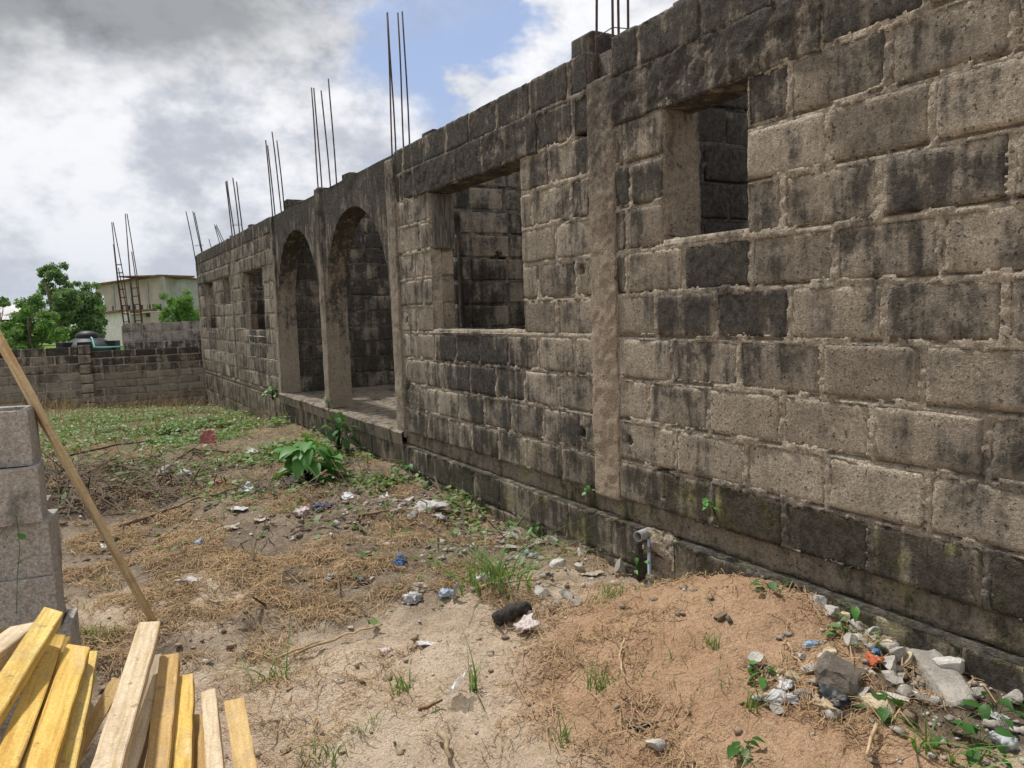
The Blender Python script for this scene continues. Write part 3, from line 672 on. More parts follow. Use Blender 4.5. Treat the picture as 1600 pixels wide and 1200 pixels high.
# floor slab edge band, plinth blocks
sb = hp(panel('floor_slab', WF, -2.6, 7.25, -.135, .004, .022, .3, M_conc, .02, .012, .008, 21)); sb.color = (.95, .45, .6, 1)
sb = hp(panel('floor_slab', WF, 12.2, 20.2, -.10, .004, .010, .3, M_conc, .05, .008, .006, 22)); sb.color = (.75, .5, .2, 1)
def vslab(nm, t0, t1, seed):
    nt, nd = int((t1-t0)/.04), 46; tt = np.linspace(t0, t1, nt); dd = np.concatenate([np.linspace(-.05, .3, 14), np.linspace(.34, 3.2, nd-14)])
    TT, DD = np.meshgrid(tt, dd); zz = .0+.010*fbm(TT*3, DD*3, seed, 3, 5)+.008*fbm(TT*15, DD*15, seed, 3, 6); zz[0] -= .02
    v = WF.w(TT, DD+.012*fbm(TT*8, DD*8, seed+2, 2, 8)*(DD < 0), zz).reshape(-1, 3); f = gridfaces(nt, nd)
    fv = WF.w(TT[[0, 0]], np.array([DD[0], DD[0]*0-.035]), np.array([zz[0], zz[0]*0-.15])).reshape(-1, 3)
    f2 = gridfaces(nt, 2)[:, ::-1]; v, f = join_arrays([(v, f), (fv, f2)]); return hp(mk(nm, v, f, M_conc))
o = vslab('veranda_floor', 7.22, 9.72, 31); o.color = (1., .6, .2, 1)
o = vslab('veranda_floor', 9.72, 12.35, 32); o.color = (1., .6, .2, 1)
pl_rects = []
def plinth(t0, t1, zlist, dface, seed, stain, mat=M_block):
    e = []; R = []
    r2 = random.Random(seed)
    for (z0, z1) in zlist:
        q = t0; n = 0
        while q < t1-.05:
            q2 = min(t1, q+(.47 if n else r2.choice((.26, .45)))+r2.uniform(-.02, .02)); n += 1
            if t1-q2 < .12: q2 = t1
            R.append((q+.008, q2-.008, z0+.008, z1-.006)); q = q2
    Wp = Wall((dface, 0, 0), (0, 1, 0), (1, 0, 0))
    v, f = mortar_sheet(Wp, 'm', t0, t1, min(z[0] for z in zlist), max(z[1] for z in zlist)-.004, .02 if t0 < 7 else .04, R, [], None, None, seed, lvl=.001, back=.2)
    pw = hp(mk('plinth', v, f, M_mortar)); pw.color = (stain, .4, .6, 1)
    bpy.context.view_layer.update()
    for (a, b_, c, d_) in R:
        o = make_block(Wp, a, b_, c, d_, .03 if a < 7 else .08, None, mat, stain+r2.uniform(-.12, .15), None, .7, .12, .55); sub(o, pw)
plinth(3.52, 7.2, [(-.62, -.38), (-.38, -.135)], -.045, 41, .70)
plinth(.9, 3.20, [(-.50, -.14)], -.055, 42, .78)
plinth(7.22, 9.70, [(-.62, -.38), (-.38, -.13)], -.03, 43, .70)
plinth(9.80, 12.25, [(-.75, -.40), (-.40, -.13)], -.02, 44, .66)
plinth(12.27, 20.1, [(-1.3, -.86), (-.86, -.48), (-.48, -.10)], -.012, 45, .50)
mb = MB(); mb.box((-.04, -2.6, -.6), (.2, .9, -.14)); o = hp(mb.build('plinth', M_conc)); o.color = (.5, .4, .5, 1)
# broken, washed-out footing lumps between the two plinths
def lump(c, s, seed, sub_=3, rough=.35, flat=None):
    bm = bmesh.new(); bmesh.ops.create_icosphere(bm, subdivisions=sub_, radius=1.)
    co = np.array([v.co for v in bm.verts]); 
    if flat is not None:
        r2 = np.random.default_rng(seed)
        for _ in range(flat):
            n = r2.normal(size=3); n /= np.linalg.norm(n); h = r2.uniform(.30, .66); d = co@n; co -= np.clip(d-h, 0, None)[:, None]*n
    n = fbm(co[:, 0]*1.6+seed*3.1, co[:, 1]*1.6, co[:, 2]*1.6, 3, seed % 97); n2 = fbm(co[:, 0]*5+seed, co[:, 1]*5, co[:, 2]*5, 3, seed % 89)
    co = co*(1+rough*n+rough*.35*n2)[:, None]*np.array(s)
    F = [[v.index for v in f.verts] for f in bm.faces]; bm.free(); return co+np.array(c), F
mb = MB()
for i in range(26):
    q = random.Random(i+60); y = q.uniform(3.12, 3.56); z = -.15-q.random()*(.10 if y < 3.4 else .30)-(.12 if y < 3.3 else 0)*q.random(); r_ = q.uniform(.035, .075)
    v, f = lump((.03+q.uniform(-.02, .03), y, z), (r_*.9, r_*q.uniform(1., 1.6), r_*q.uniform(.7, 1.)), 300+i, 3, .5, 5); mb.add(v, f)
mb.box((.02, 3.18, -.7), (.2, 3.53, -.30))
o = hp(mb.build('broken_footing', M_conc)); o.color = (.30, .7, .3, 1)
# interior cross walls: mould tone raised so the colour also holds room shade
def cross(name, O, Tv, N, L, H, seed, stain, opens=(), res=.035, bres=.08, indiv=True, hol=()):
    W = Wall(O, Tv, N); r2 = random.Random(seed); R = []
    k = 0
    while k*PITCH_Z < H-.05:
        z0 = k*PITCH_Z; z1 = min(z0+BH, H); q = 0; first = True
        while q < L-.05:
            q2 = min(L, q+(r2.choice((.23, .46)) if first else .47)+r2.uniform(-.02, .02)); first = False
            segs = [(q+.012, q2-.012)]
            for (a, b_, c, e) in opens:
                if c < (z0+z1)/2 < e:
                    segs = [s for (p_, q_) in segs for s in ((p_, min(q_, a)), (max(p_, b_), q_)) if s[1]-s[0] > .05 and not (s[0] >= a and s[1] <= b_)]
            R += [(p_, q_, z0, z1) for p_, q_ in segs]; q = q2
        k += 1
    v, f = mortar_sheet(W, 'm', 0, L, -.002, H-.006, res, R, list(opens), None, None, seed, lvl=.003, holes=hol)
    cv, cf = core(W, 0, L, 0, H-.01, .09, .215, [inset(o, .01) for o in opens])
    v, f = join_arrays([(v, f), (cv, cf)]); wo_ = hp(mk(name, v, f, M_mortar)); wo_.color = (stain, .4, 0, 1); bpy.context.view_layer.update()
    if not indiv:
        vv, ff = [], []
        for (a, b_, c, d_) in R:
            V = W.w(np.array([a, b_, b_, a]*2), np.array([-.004]*4+[.1]*4), np.array([c, c, d_, d_]*2)); vv.append(V); ff.append(np.array([(0, 1, 2, 3), (0, 4, 5, 1), (1, 5, 6, 2), (2, 6, 7, 3), (3, 7, 4, 0)]))
        v, f = join_arrays(list(zip(vv, ff))); o = mk('block_facing', v, f, M_block); sub(o, wo_); o['kind'] = 'stuff'; o.color = (stain, .4, 0, 1); return wo_
    for (a, b_, c, d_) in R:
        hs = [h for h in hol if a < h[0] < b_ and c < h[1] < d_]
        o = make_block(W, a, b_, c, d_, .015 if hs else bres, None, M_block, stain+r2.uniform(-.2, .22), None, 0, .2 if opens else .11, .8, hs); sub(o, wo_)
    return wo_
cross('cross_wall', (.23, 12.22, 0), (1, 0, 0), (0, 1, 0), 2.9, 3.02, 51, .76)
cross('cross_wall', (.23, 7.45, 0), (1, 0, 0), (0, 1, 0), 2.9, 2.75, 52, .52, [(.10, .59, -.01, 2.2)], hol=[(1.05, 1.775, .055)])
cross('cross_wall', (.23, 3.95, 0), (1, 0, 0), (0, 1, 0), 2.6, 2.75, 53, .88)
cross('cross_wall', (.23, 15.9, 0), (1, 0, 0), (0, 1, 0), 2.4, 2.7, 54, .72, res=.06, bres=.2)
cross('cross_wall', (.23, 19.95, 0), (1, 0, 0), (0, 1, 0), 2.4, 2.7, 55, .72, res=.06, bres=.2)
cross('back_wall', (3.2, 20.1, 0), (0, -1, 0), (1, 0, 0), 22.6, 2.5, 56, .5, res=.12, indiv=False)
cross('side_wall', (3.2, -2.6, 0), (-1, 0, 0), (0, -1, 0), 2.95, 2.5, 57, .5, res=.12, indiv=False)
mb = MB(); mb.box((.25, -2.6, -.12), (3.3, 7.2, -.006)); mb.box((.25, 12.4, -.12), (3.3, 20.1, -.006)); o = hp(mb.build('room_floor', M_conc)); o.color = (.5, .4, .2, 1)
# extra blocks bedded on the wall tops
for (x, y, L, H, rz) in ((.30, 6.95, .44, .225, .05), (.30, 9.45, .46, .235, .1), (.26, 11.55, .40, .10, .2), (.45, 11.85, .45, .19, .0), (.24, 14.9, .44, .20, .1), (.34, 3.38, .45, .24, -.03), (.10, 4.08, .42, .20, .0), (.30, 17.0, .4, .12, 0)):
    Wt = Wall((0, 0, 0), (math.cos(rz), math.sin(rz), 0), (-math.sin(rz), math.cos(rz), 0))
    ts = [-.0, L]; b0 = make_block(Wall((x, y, 2.735), Wt.T, Wt.N), 0, L, 0, H, .03, None, M_block, .85, None, 0, .22, 1., name='loose_block')
    me = b0.data; bm = bmesh.new(); bm.from_mesh(me); ed = [e for e in bm.edges if e.is_boundary]; bmesh.ops.holes_fill(bm, edges=ed, sides=0); bm.to_mesh(me); bm.free(); hp(b0)
# window reveals: plaster on the left jamb of the near window
W1L = Wall((0, W1[1]-.004, 0), (1, 0, 0), (0, 1, 0))
o = hp(panel('window_reveal', W1L, .012, .262, 1.56, 2.255, -.012, .06, M_conc, .012, .010, .012, 61)); o.color = (.12, .55, 0, 1)
# mortar bed on the sills
for (a, b_, z, s) in ((W2[0], W2[1], 1.035, 3), (W1[0], W1[1], 1.545, 4), (W3[0], W3[1], .9, 5), (W5[0], W5[1], .94, 6)):
    nt, nd = int((b_-a)/.02), 12; TT, DD = np.meshgrid(np.linspace(a, b_, nt), np.linspace(-.004, .222, nd))
    zz = z-.012+.030*np.clip(fbm(TT*9, DD*14, s, 4, 33)+.15, 0, 1); zz[0] = z-.03; zz[-1] = z-.03
    o = hp(mk('sill', WF.w(TT, DD, zz).reshape(-1, 3), gridfaces(nt, nd), M_mortar)); o.color = (.28 if s != 4 else .5, .9, 0, 1)
# pipes in the wall
mb = MB(); mb.tube([(.06, 3.32, .235), (.06, 3.32, .02)], .016, 10); hp(mb.build('conduit', M_conduit, None, True))
mb = MB(); mb.tube([(-.02, 3.45, -.19), (-.02, 3.45, -.75)], .011, 10); hp(mb.build('conduit', M_conduit, None, True))
mb = MB()
n = 16; ra, rb = .032, .026; c = np.array([-.10, 3.455, -.165]); ax = np.array([.94, .25, .0]); ax /= np.linalg.norm(ax); sd_ = np.array([-.25, .94, 0]); up = np.array([0, 0, 1.])
V = []
for (r_, s) in ((ra, .12), (ra, 0), (rb, 0), (rb, .11)):
    for k in range(n): q = 2*math.pi*k/n; V.append(c+ax*s+r_*(sd_*math.cos(q)+up*math.sin(q)))
mb.add(V, [(i*n+k, i*n+(k+1) % n, (i+1)*n+(k+1) % n, (i+1)*n+k) for i in range(3) for k in range(n)]); hp(mb.build('drain_pipe', M_pvc, None, True))

# ------------------------------------------------------------------ boundary wall, neighbour's wall, tank
def bwall(name, label, O, Tv, N, L, z0, z1, ph, seed, stainf, mat, mort, lo=.226, group=None):
    e = empty(name, (O[0], O[1], z0)); tag(e, label, 'wall', group); bpy.context.view_layer.update()
    W = Wall(O, Tv, N); r2 = random.Random(seed); R = []; k = 0; zt = z1
    while zt > z0:
        zb = zt-ph; q = -.01-(.24 if k % 2 else 0)
        while q < L-.03:
            q2 = q+.475+r2.uniform(-.015, .015); a, b_ = max(q+.013, 0), min(q2-.013, L)
            if b_-a > .05: R.append((a, b_, zb+.026, zt, k))
            q = q2
        zt = zb; k += 1
    v, f = mortar_sheet(W, 'm', 0, L, z0, z1-.006, .03, [q[:4] for q in R], [], None, None, seed, lvl=.004)
    cv, cf = core(W, 0, L, z0, z1-.008, .09, .22, []); v, f = join_arrays([(v, f), (cv, cf)])
    w_ = mk('mortar_bed', v, f, mort); sub(w_, e); w_.color = (.12, .8, 0, 1); bpy.context.view_layer.update()
    for (a, b_, c, d_, k) in R:
        o = make_block(W, a, b_, c, d_, .09, None, mat, stainf(k)+r2.uniform(-.1, .1), None, 0, .11, .6); sub(o, w_)
    return e
bst = lambda k: (.95, .78, .50)[k] if k < 3 else .22
bwall('boundary_wall', 'low compound wall section of brown blocks meeting the end of the house', (-2.42, 20.36, 0), (1, 0, 0), (0, 1, 0), 2.62, -1.1, .545, .178, 71, bst, M_bwall, M_bmort)
bwall('boundary_wall', 'taller compound wall section of brown blocks left of the pier', (-9.5, 20.36, 0), (1, 0, 0), (0, 1, 0), 6.86, -1.0, .665, .2, 72, bst, M_bwall, M_bmort)
pe = empty('wall_pier', (-2.53, 20.3, -1.1)); tag(pe, 'square block pier between the two compound wall sections', 'pier'); bpy.context.view_layer.update()
for k in range(8):
    Wp = Wall((-2.655, 20.28, 0), (1, 0, 0), (0, 1, 0)); z1 = .70-k*.225
    o = make_block(Wp, 0, .25, z1-.2, z1, .05, None, M_bwall, bst(min(k, 3))-.12, .8, 0, .3, .8); sub(o, pe)
mb = MB(); mb.box((-2.645, 20.295, -1.1), (-2.415, 20.58, .69)); sub(mb.build('mortar_bed', M_bmort), pe)
nb = bwall('neighbour_wall', 'unfinished grey block wall rising behind the compound wall', (-1.60, 22.0, 0), (1, 0, 0), (0, 1, 0), 4.2, -1.3, 1.17, .25, 73, lambda k: .42 if k < 2 else .75, M_grey, M_grey)
mb = MB(); mb.box((-1.62, 22.03, -1.3), (-1.40, 22.25, 1.10)); o = mb.build('column', M_conc); o.color = (.2, .8, 0, 1); sub(o, nb)
def cage(name, label, c, w_, d_, z0, tops, lean):
    e = empty(name, (c[0], c[1], z0)); tag(e, label, 'rebar cage', 'rebar cages on the neighbour wall'); bpy.context.view_layer.update(); i = 0
    for sx in (0, 1):
        for sy in (0, 1):
            mb = MB(); tp = tops[i]; i += 1
            cx, cy = (w_*.5, d_*.5); k = .75 if tp > 3 else .2
            x0, y0 = sx*w_, sy*d_; hh = tp-z0
            pts = [(c[0]+x0, c[1]+y0, z0), (c[0]+x0+lean[0]*.5, c[1]+y0+lean[1]*.5, z0+hh*.55), (c[0]+x0+(cx-x0)*k+lean[0], c[1]+y0+(cy-y0)*k+lean[1], tp)]
            mb.tube(pts, .013, 6); sub(mb.build('rebar', M_rust, None, True), e)
    for z in np.arange(z0+.15, z0+1.9, .21):
        s = (z-z0)/3.; x0, x1 = c[0]+lean[0]*s*.9, c[0]+w_+lean[0]*s*.9
        mb = MB(); mb.tube([(x0, c[1], z), (x1, c[1], z+.01), (x1, c[1]+d_, z), (x0, c[1]+d_, z-.01), (x0, c[1], z)], .007, 4); sub(mb.build('stirrup', M_rust), e)
cage('rebar_cage', 'taller rusty rebar cage standing on the neighbour wall end', (-1.27, 22.05, 0), .16, .12, .45, (3.95, 3.35, 3.95, 3.0), (-.12, 0))
cage('rebar_cage', 'shorter rusty rebar cage left of the taller one', (-1.53, 22.25, 0), .13, .12, .85, (3.75, 3.2, 3.75, 2.6), (-.16, 0))
te = empty('water_tank', (-2.35, 24.6, -1.0)); tag(te, 'black plastic water tank with domed lid behind the compound wall', 'water tank'); bpy.context.view_layer.update()
c = (-2.35, 24.6, 0)
mb = MB(); mb.lathe([(.72, -1.3), (.74, .35), (.76, .42), (.72, .52), (.55, .68), (.30, .80), (.27, .82)], c, 40); sub(mb.build('tank_body', M_tank, None, True), te)
mb = MB(); mb.lathe([(.29, .79), (.30, .86), (.27, .92), (.15, .985), (.0, 1.0)], c, 28); sub(mb.build('lid', M_tank, None, True), te)
for a in (-2.62, -1.72, -.42, 1.2, 2.3):
    Mx = Matrix.Rotation(a, 4, 'Z'); mb = MB(); mb.box((.50, -.16, .42), (.80, .16, .70))
    v = np.array([Mx @ Vector(p) for p in mb.v[0]])+np.array(c); m2 = MB(); m2.add(v, mb.f); sub(m2.build('lifting_lug', M_tank), te)
mb = MB(); mb.tube([(-2.30, 23.7, .78), (-2.28, 23.6, .82), (-2.26, 23.5, .78), (-2.24, 23.3, .56), (-2.0, 23.2, .545), (-1.2, 23.1, .56)], .022, 8)
tag(mb.build('water_pipe', M_teal, None, True), 'thin turquoise pipe running from the water tank along the wall top', 'pipe')

# ------------------------------------------------------------------ far buildings
def wallquad(mb, a, b_, z0, z1, th=.3):
    a = np.array(a, float); b_ = np.array(b_, float); d = b_-a; n = np.array([-d[1], d[0]])/np.linalg.norm(d)*th
    V = [(*p, z) for z in (z0, z1) for p in (a, b_, b_+n, a+n)]
    mb.add(V, [(0, 3, 2, 1), (4, 5, 6, 7), (0, 1, 5, 4), (1, 2, 6, 5), (2, 3, 7, 6), (3, 0, 4, 7)])
D = 105.
L0 = at(153, 500, D); L1 = at(259, 500, D*.95); L2 = at(322, 500, D*1.12); GZ = -.8
zr = lambda px, py, d: at(px, py, d)[2]
z_l, z_c, z_r = zr(153, 447, D), zr(259, 432, D*.95), zr(315, 439, D*1.12)
fb = empty('far_building', (L1[0], L1[1], GZ)); tag(fb, 'large two storey block building with rusty roof edge beyond the trees', 'building'); bpy.context.view_layer.update()
def lerp(a, b_, k): return np.array(a)+(np.array(b_)-np.array(a))*k
A, B_, C_ = L0[:2], L1[:2], L2[:2]
def slab(name, p, q, zb, zp, zq, mat, th=.4, off=0.):
    p = np.array(p); q = np.array(q); d = q-p; n = np.array([-d[1], d[0]])/np.linalg.norm(d)
    if np.dot(n, p-CAMP[:2]) < 0: n = -n
    p, q = p-n*off, q-n*off
    zb0, zb1 = zb if hasattr(zb, '__len__') else (zb, zb)
    V = [(*p, zb0), (*q, zb1), (*q, zq), (*p, zp), (*(p+n*th), zb0), (*(q+n*th), zb1), (*(q+n*th), zq), (*(p+n*th), zp)]
    mb = MB(); mb.add(V, [(0, 1, 2, 3), (7, 6, 5, 4), (0, 4, 5, 1), (1, 5, 6, 2), (2, 6, 7, 3), (3, 7, 4, 0)]); o = mb.build(name, mat); sub(o, fb); return o
zl = lambda k: z_l+(z_c-z_l)*k
zo = zr(160, 462, D)       # open corner: upper storey over a post
slab('wall', lerp(A, B_, .0), lerp(A, B_, .12), zo, zl(0), zl(.12), M_farwall)
slab('wall', lerp(A, B_, .12), lerp(A, B_, 1.), GZ, zl(.12), zl(1.), M_farwall)
slab('post', lerp(A, B_, .015), lerp(A, B_, .045), GZ, zo, zo, M_farwall2)
slab('wall', B_, C_, GZ, z_c, z_r, M_farwall2)
slab('roof_edge', lerp(A, B_, -.06), lerp(A, B_, 1.), (z_l-.05, z_c+.0), z_l+.18, z_c+.22, M_roofrust, 6., .7)
slab('roof_edge', B_, C_, (z_c+.02, z_r+.02), z_c+.2, z_r+.18, M_roofrust, 6., .6)
for k0, k1 in ((.24, .275), (.365, .40), (.47, .505), (.55, .585), (.655, .69), (.755, .80), (.83, .88), (.93, .965)):
    slab('window', lerp(A, B_, k0), lerp(A, B_, k1), zr(200, 490, D), zr(200, 478, D), zr(200, 478, D), M_darkroom, .3, .05)
for k in (.27, .52, .77, .97):
    slab('pilaster', lerp(A, B_, k), lerp(A, B_, k+.018), GZ, zl(k)-.4, zl(k)-.4, M_farwall2, .3, .12)
# sheds in front of it
s0, s1 = at(157, 500, 70), at(196, 500, 66); s2 = at(238, 500, 68)
sh = empty('roadside_shed', (s0[0], s0[1], -1)); tag(sh, 'small pinkish shed with rusty red sheet roof beyond the tank', 'shed'); bpy.context.view_layer.update()
fb_keep = fb; fb = sh
slab('wall', s0[:2], s1[:2], -1., zr(160, 490, 70), zr(190, 487, 66), M_white)
slab('roof', s0[:2], s1[:2], (zr(157, 491, 70), zr(196, 487, 66)), zr(157, 489, 70), zr(196, 484, 66), M_roofrust, 3., .4)
sh2 = empty('flat_shed', (s2[0], s2[1], -1)); tag(sh2, 'cream lean-to with thin flat pale roof beside the rebar cages', 'shed'); bpy.context.view_layer.update(); fb = sh2
a_, b__ = at(200, 500, 64), at(236, 500, 64)
slab('wall', lerp(a_[:2], b__[:2], .3), b__[:2], -1., zr(220, 491, 64), zr(236, 489, 64), M_farwall)
slab('roof', lerp(a_[:2], b__[:2], -.1), lerp(a_[:2], b__[:2], 1.03), (zr(198, 492, 64), zr(236, 488, 64)), zr(198, 490.5, 64), zr(236, 486.5, 64), M_roofpale, 3., .5)
slab('window', lerp(a_[:2], b__[:2], .82), lerp(a_[:2], b__[:2], .98), zr(230, 495, 64), zr(230, 489.5, 64), zr(236, 489.5, 64), M_darkroom, .2, .1)
h0, h1 = at(-60, 500, 80), at(24, 500, 78)
hs_ = empty('far_house', (h1[0], h1[1], -1)); tag(hs_, 'low house with pale grey sheet roof at the left edge of the field', 'house'); bpy.context.view_layer.update(); fb = hs_
slab('wall', h0[:2], h1[:2], -1., zr(0, 500, 80), zr(24, 499, 78), M_darkroom)
n_ = np.array([_f[0], _f[1]]); n_ /= np.linalg.norm(n_)
mb = MB(); za, zb_ = zr(0, 500, 80), zr(24, 474, 84)
p, q = h0[:2]-n_*.8, h1[:2]-n_*.8; V = [(*p, za), (*q, za), (*(q+n_*5), zb_), (*(p+n_*5), zb_), (*(q+n_*9), za), (*(p+n_*9), za)]
mb.add(V, [(0, 1, 2, 3), (3, 2, 4, 5), (1, 4, 2), (0, 3, 5)]); sub(mb.build('roof', M_roofpale), hs_)
fb = fb_keep

# ------------------------------------------------------------------ trees and field
def leaf_cloud(cl, n, size, r2, squash=.8):
    """cl: (centre, radius) clumps -> many small folded leaf faces"""
    V = []; F = []
    rad_ = np.array([c[1] for c in cl]); pr = rad_**2/np.sum(rad_**2); idx = r2.choice(len(cl), n, p=pr)
    C = np.array([c[0] for c in cl])[idx]; R = rad_[idx]; nz_ = lambda q: q/(np.linalg.norm(q, axis=1)[:, None]+1e-9)
    d = nz_(r2.normal(size=(n, 3))); p = C+d*(R*r2.random(n)**.45)[:, None]*np.array([1, 1, squash]); s = (size*r2.uniform(.6, 1.4, n))[:, None]
    a = r2.normal(size=(n, 3)); a[:, 2] -= .3; a = nz_(a); b_ = nz_(np.cross(a, r2.normal(size=(n, 3)))); nn = np.cross(a, b_)
    V = np.stack([p-a*s*.5, p+b_*s*.28+nn*s*.08, p+a*s*.5, p-b_*s*.28+nn*s*.08], 1).reshape(-1, 3); i = np.arange(n)*4
    return V, np.stack([i, i+1, i+2, i+3], 1)
def tree(name, label, base, h, trunk_r, clumps, nleaf, size, seed, mat, cat='tree', lean=(0, 0)):
    r2 = np.random.default_rng(seed); e = empty(name, base); tag(e, label, cat); bpy.context.view_layer.update()
    b0 = np.array(base, float); mb = MB(); top = b0+np.array([lean[0], lean[1], h*.72])
    mb.tube([b0-[0, 0, .2], b0+(top-b0)*.35+r2.normal(size=3)*.05, b0+(top-b0)*.7+r2.normal(size=3)*.08, top], [trunk_r, trunk_r*.8, trunk_r*.55, trunk_r*.25], 8)
    cl = []
    for (dx, dy, dz, R) in clumps:
        c = b0+np.array([dx, dy, dz]); s = b0+(top-b0)*min(.95, max(.15, (dz-.25*h)/h)); m = (s+c)/2+r2.normal(size=3)*.1
        mb.tube([s, m, c], [trunk_r*.4, trunk_r*.28, trunk_r*.1], 5)
        for _ in range(9): cl.append((c+r2.normal(size=3)*R*.62, R*r2.uniform(.40, .75)))
    sub(mb.build('trunk', M_bark, None, True), e)
    v, f = leaf_cloud(cl, nleaf, size, r2); sub(mk('crown', v, f, mat), e)
def tb(px, py, d): p = at(px, py, d); return np.array([p[0], p[1], -.78])
R3 = lambda px, d: at(px, 500, d)[:2]
def clumps_px(base, d, lst):
    o = []
    for (px, py, Rpx) in lst:
        p = at(px, py, d*random.uniform(.97, 1.03)); o.append((p[0]-base[0], p[1]-base[1], p[2]-base[2], Rpx*d/FPX))
    return o
b = tb(92, 520, 46); tree('slender_tree', 'tall slender tree with wispy crown behind the water tank', b, 6.3, .11, clumps_px(b, 46, [(75, 420, 12), (88, 435, 13), (82, 450, 14), (95, 465, 16), (78, 468, 12), (100, 452, 11), (108, 470, 12), (88, 488, 12), (104, 490, 12)]), 9000, .17, 5, M_leaftree, lean=(-.5, 0))
b = tb(135, 520, 48); tree('round_tree', 'round dark green tree right of the slender tree', b, 5.5, .12, clumps_px(b, 48, [(132, 460, 15), (140, 475, 17), (120, 480, 17), (148, 492, 14), (130, 500, 20), (112, 505, 16), (145, 512, 14), (115, 525, 16), (140, 528, 15)]), 13000, .17, 6, M_leaftree)
b = tb(48, 525, 40); tree('leafy_shrub', 'broad light green shrub left of the slender tree', b, 4., .08, clumps_px(b, 40, [(45, 480, 15), (62, 475, 12), (30, 500, 15), (50, 505, 20), (70, 500, 15), (20, 525, 16), (45, 532, 20), (72, 528, 16), (88, 520, 12)]), 13000, .14, 7, M_leafbush, 'shrub')
b = tb(282, 510, 52); tree('round_bush', 'round green bush above the neighbour wall by the house corner', b, 3.4, .09, clumps_px(b, 52, [(280, 472, 13), (265, 480, 13), (296, 478, 14), (258, 495, 12), (280, 494, 18), (302, 494, 12), (310, 484, 9)]), 10000, .15, 8, M_leafbush, 'bush')
b = tb(2, 515, 75); tree('distant_tree', 'small distant tree showing above the pale roof', b, 5, .12, clumps_px(b, 78, [(4, 474, 5), (-6, 476, 6), (8, 472, 4)]), 600, .3, 9, M_leaftree)
def blades(pts, hgt, wid, lean, r2, seg=3, flatten=0.):
    """grass blades: tapered bent ribbons"""
    n = len(pts); h = hgt*(.55+.9*r2.random(n)); a = r2.random(n)*2*math.pi; la = r2.random(n)*2*math.pi; ln = lean*h*(.3+r2.random(n))
    K = np.linspace(0, 1, seg+1); V = []
    for k in K:
        w_ = wid*(1-k*.92)*.5*(.7+.6*r2.random(n)); ox = ln*np.cos(la)*k**1.8; oy = ln*np.sin(la)*k**1.8
        oz = h*(k-.35*k*k*np.clip(lean, 0, 1))*(1-flatten)
        c = pts+np.stack([ox, oy, oz], 1); s = np.stack([np.cos(a)*w_, np.sin(a)*w_, 0*w_], 1); V += [c-s, c+s]
    V = np.stack(V, 1); m = V.shape[1]; F = []
    for k in range(seg): F.append(np.stack([np.arange(n)*m+2*k, np.arange(n)*m+2*k+1, np.arange(n)*m+2*k+3, np.arange(n)*m+2*k+2], 1))
    return V.reshape(-1, 3), np.concatenate(F)
r2 = np.random.default_rng(21); n = 14000
fx = -14+20*r2.random(n); fy = 25+45*r2.random(n)**1.5; p = np.stack([fx, fy, gz(fx, fy)], 1)
v, f = blades(p, .75, .05, .5, r2, 2); tag(mk('field_grass', v, f, M_field), 'tall bright green grass in the field beyond the compound wall', 'grass', kind='stuff')

# ------------------------------------------------------------------ ground scatter (uncountable)
def scatter(n, box, dens, r2):
    x = box[0]+(box[1]-box[0])*r2.random(n); y = box[2]+(box[3]-box[2])*r2.random(n)
    k = r2.random(n) < dens(x, y); x, y = x[k], y[k]; return np.stack([x, y, gz(x, y)], 1)
gau = lambda x, y, cx, cy, sx, sy: np.exp(-((x-cx)/sx)**2-((y-cy)/sy)**2)
# straw mat
def dstraw(x, y):
    m = gau(x, y, -2.1, 5.7, 1.0, 1.2)+.9*gau(x, y, -2.9, 5.9, .7, 1.0)+.55*gau(x, y, -1.6, 4.3, .9, .6)+.35*gau(x, y, -2.7, 4.6, .7, .5)+.3*gau(x, y, -3., 9., 1.2, 2.)+.17*(y < 12)+.18*(y > 3.4)*(y < 9.5)+.30*gau(x, y, -.5, 1.9, .5, .6)+.5*gau(x, y, -1.3, 6.4, .8, .8)+.20*gau(x, y, -1.2, 2.8, .5, .6)
    c = np.clip(.5+2.2*fbm(x*2.2, y*2.2, 0, 3, 201), 0, 1); c2 = np.clip(.6+1.6*fbm(x*6, y*6, 0, 2, 207), 0, 1); return np.clip(m*c*c2, 0, 1)
def ribbons(p, lmin, lmax, wid, r2, lift=.02, curl=.25):
    n = len(p); L = lmin+(lmax-lmin)*r2.random(n)**1.7; a = r2.random(n)*2*math.pi; cu = curl*(r2.random(n)-.5)*2; w_ = wid*(.5+r2.random(n))
    V = []; rise = (r2.random(n)-.3)*.5*lift/.02*.25
    for k in (-.5, 0, .5):
        q = a+cu*k*2; x = p[:, 0]+L*k*np.cos(q); y = p[:, 1]+L*k*np.sin(q)
        z = np.maximum(gz(x, y)+.003, p[:, 2]-.02)+lift*r2.random(n)*(.4 if k else 1.)+np.clip(rise, 0, 1)*L*(k > 0)
        s = np.stack([-np.sin(q)*w_*.5, np.cos(q)*w_*.5, (r2.random(n)-.5)*w_*.9], 1); c = np.stack([x, y, z], 1); V += [c-s, c+s]
    V = np.stack(V, 1); m = 6; i = np.arange(n)*m; F = np.concatenate([np.stack([i, i+1, i+3, i+2], 1), np.stack([i+2, i+3, i+5, i+4], 1)]); return V.reshape(-1, 3), F
r2 = np.random.default_rng(31)
p = scatter(480000, (-5., -.05, 1.2, 13), dstraw, r2); p = p[:125000]
v, f = ribbons(p, .03, .20, .0030, r2, .035, .8); tag(mk('dry_straw', v, f, M_straw), 'tangled mat of dry brown straw across the yard', 'straw', kind='stuff')
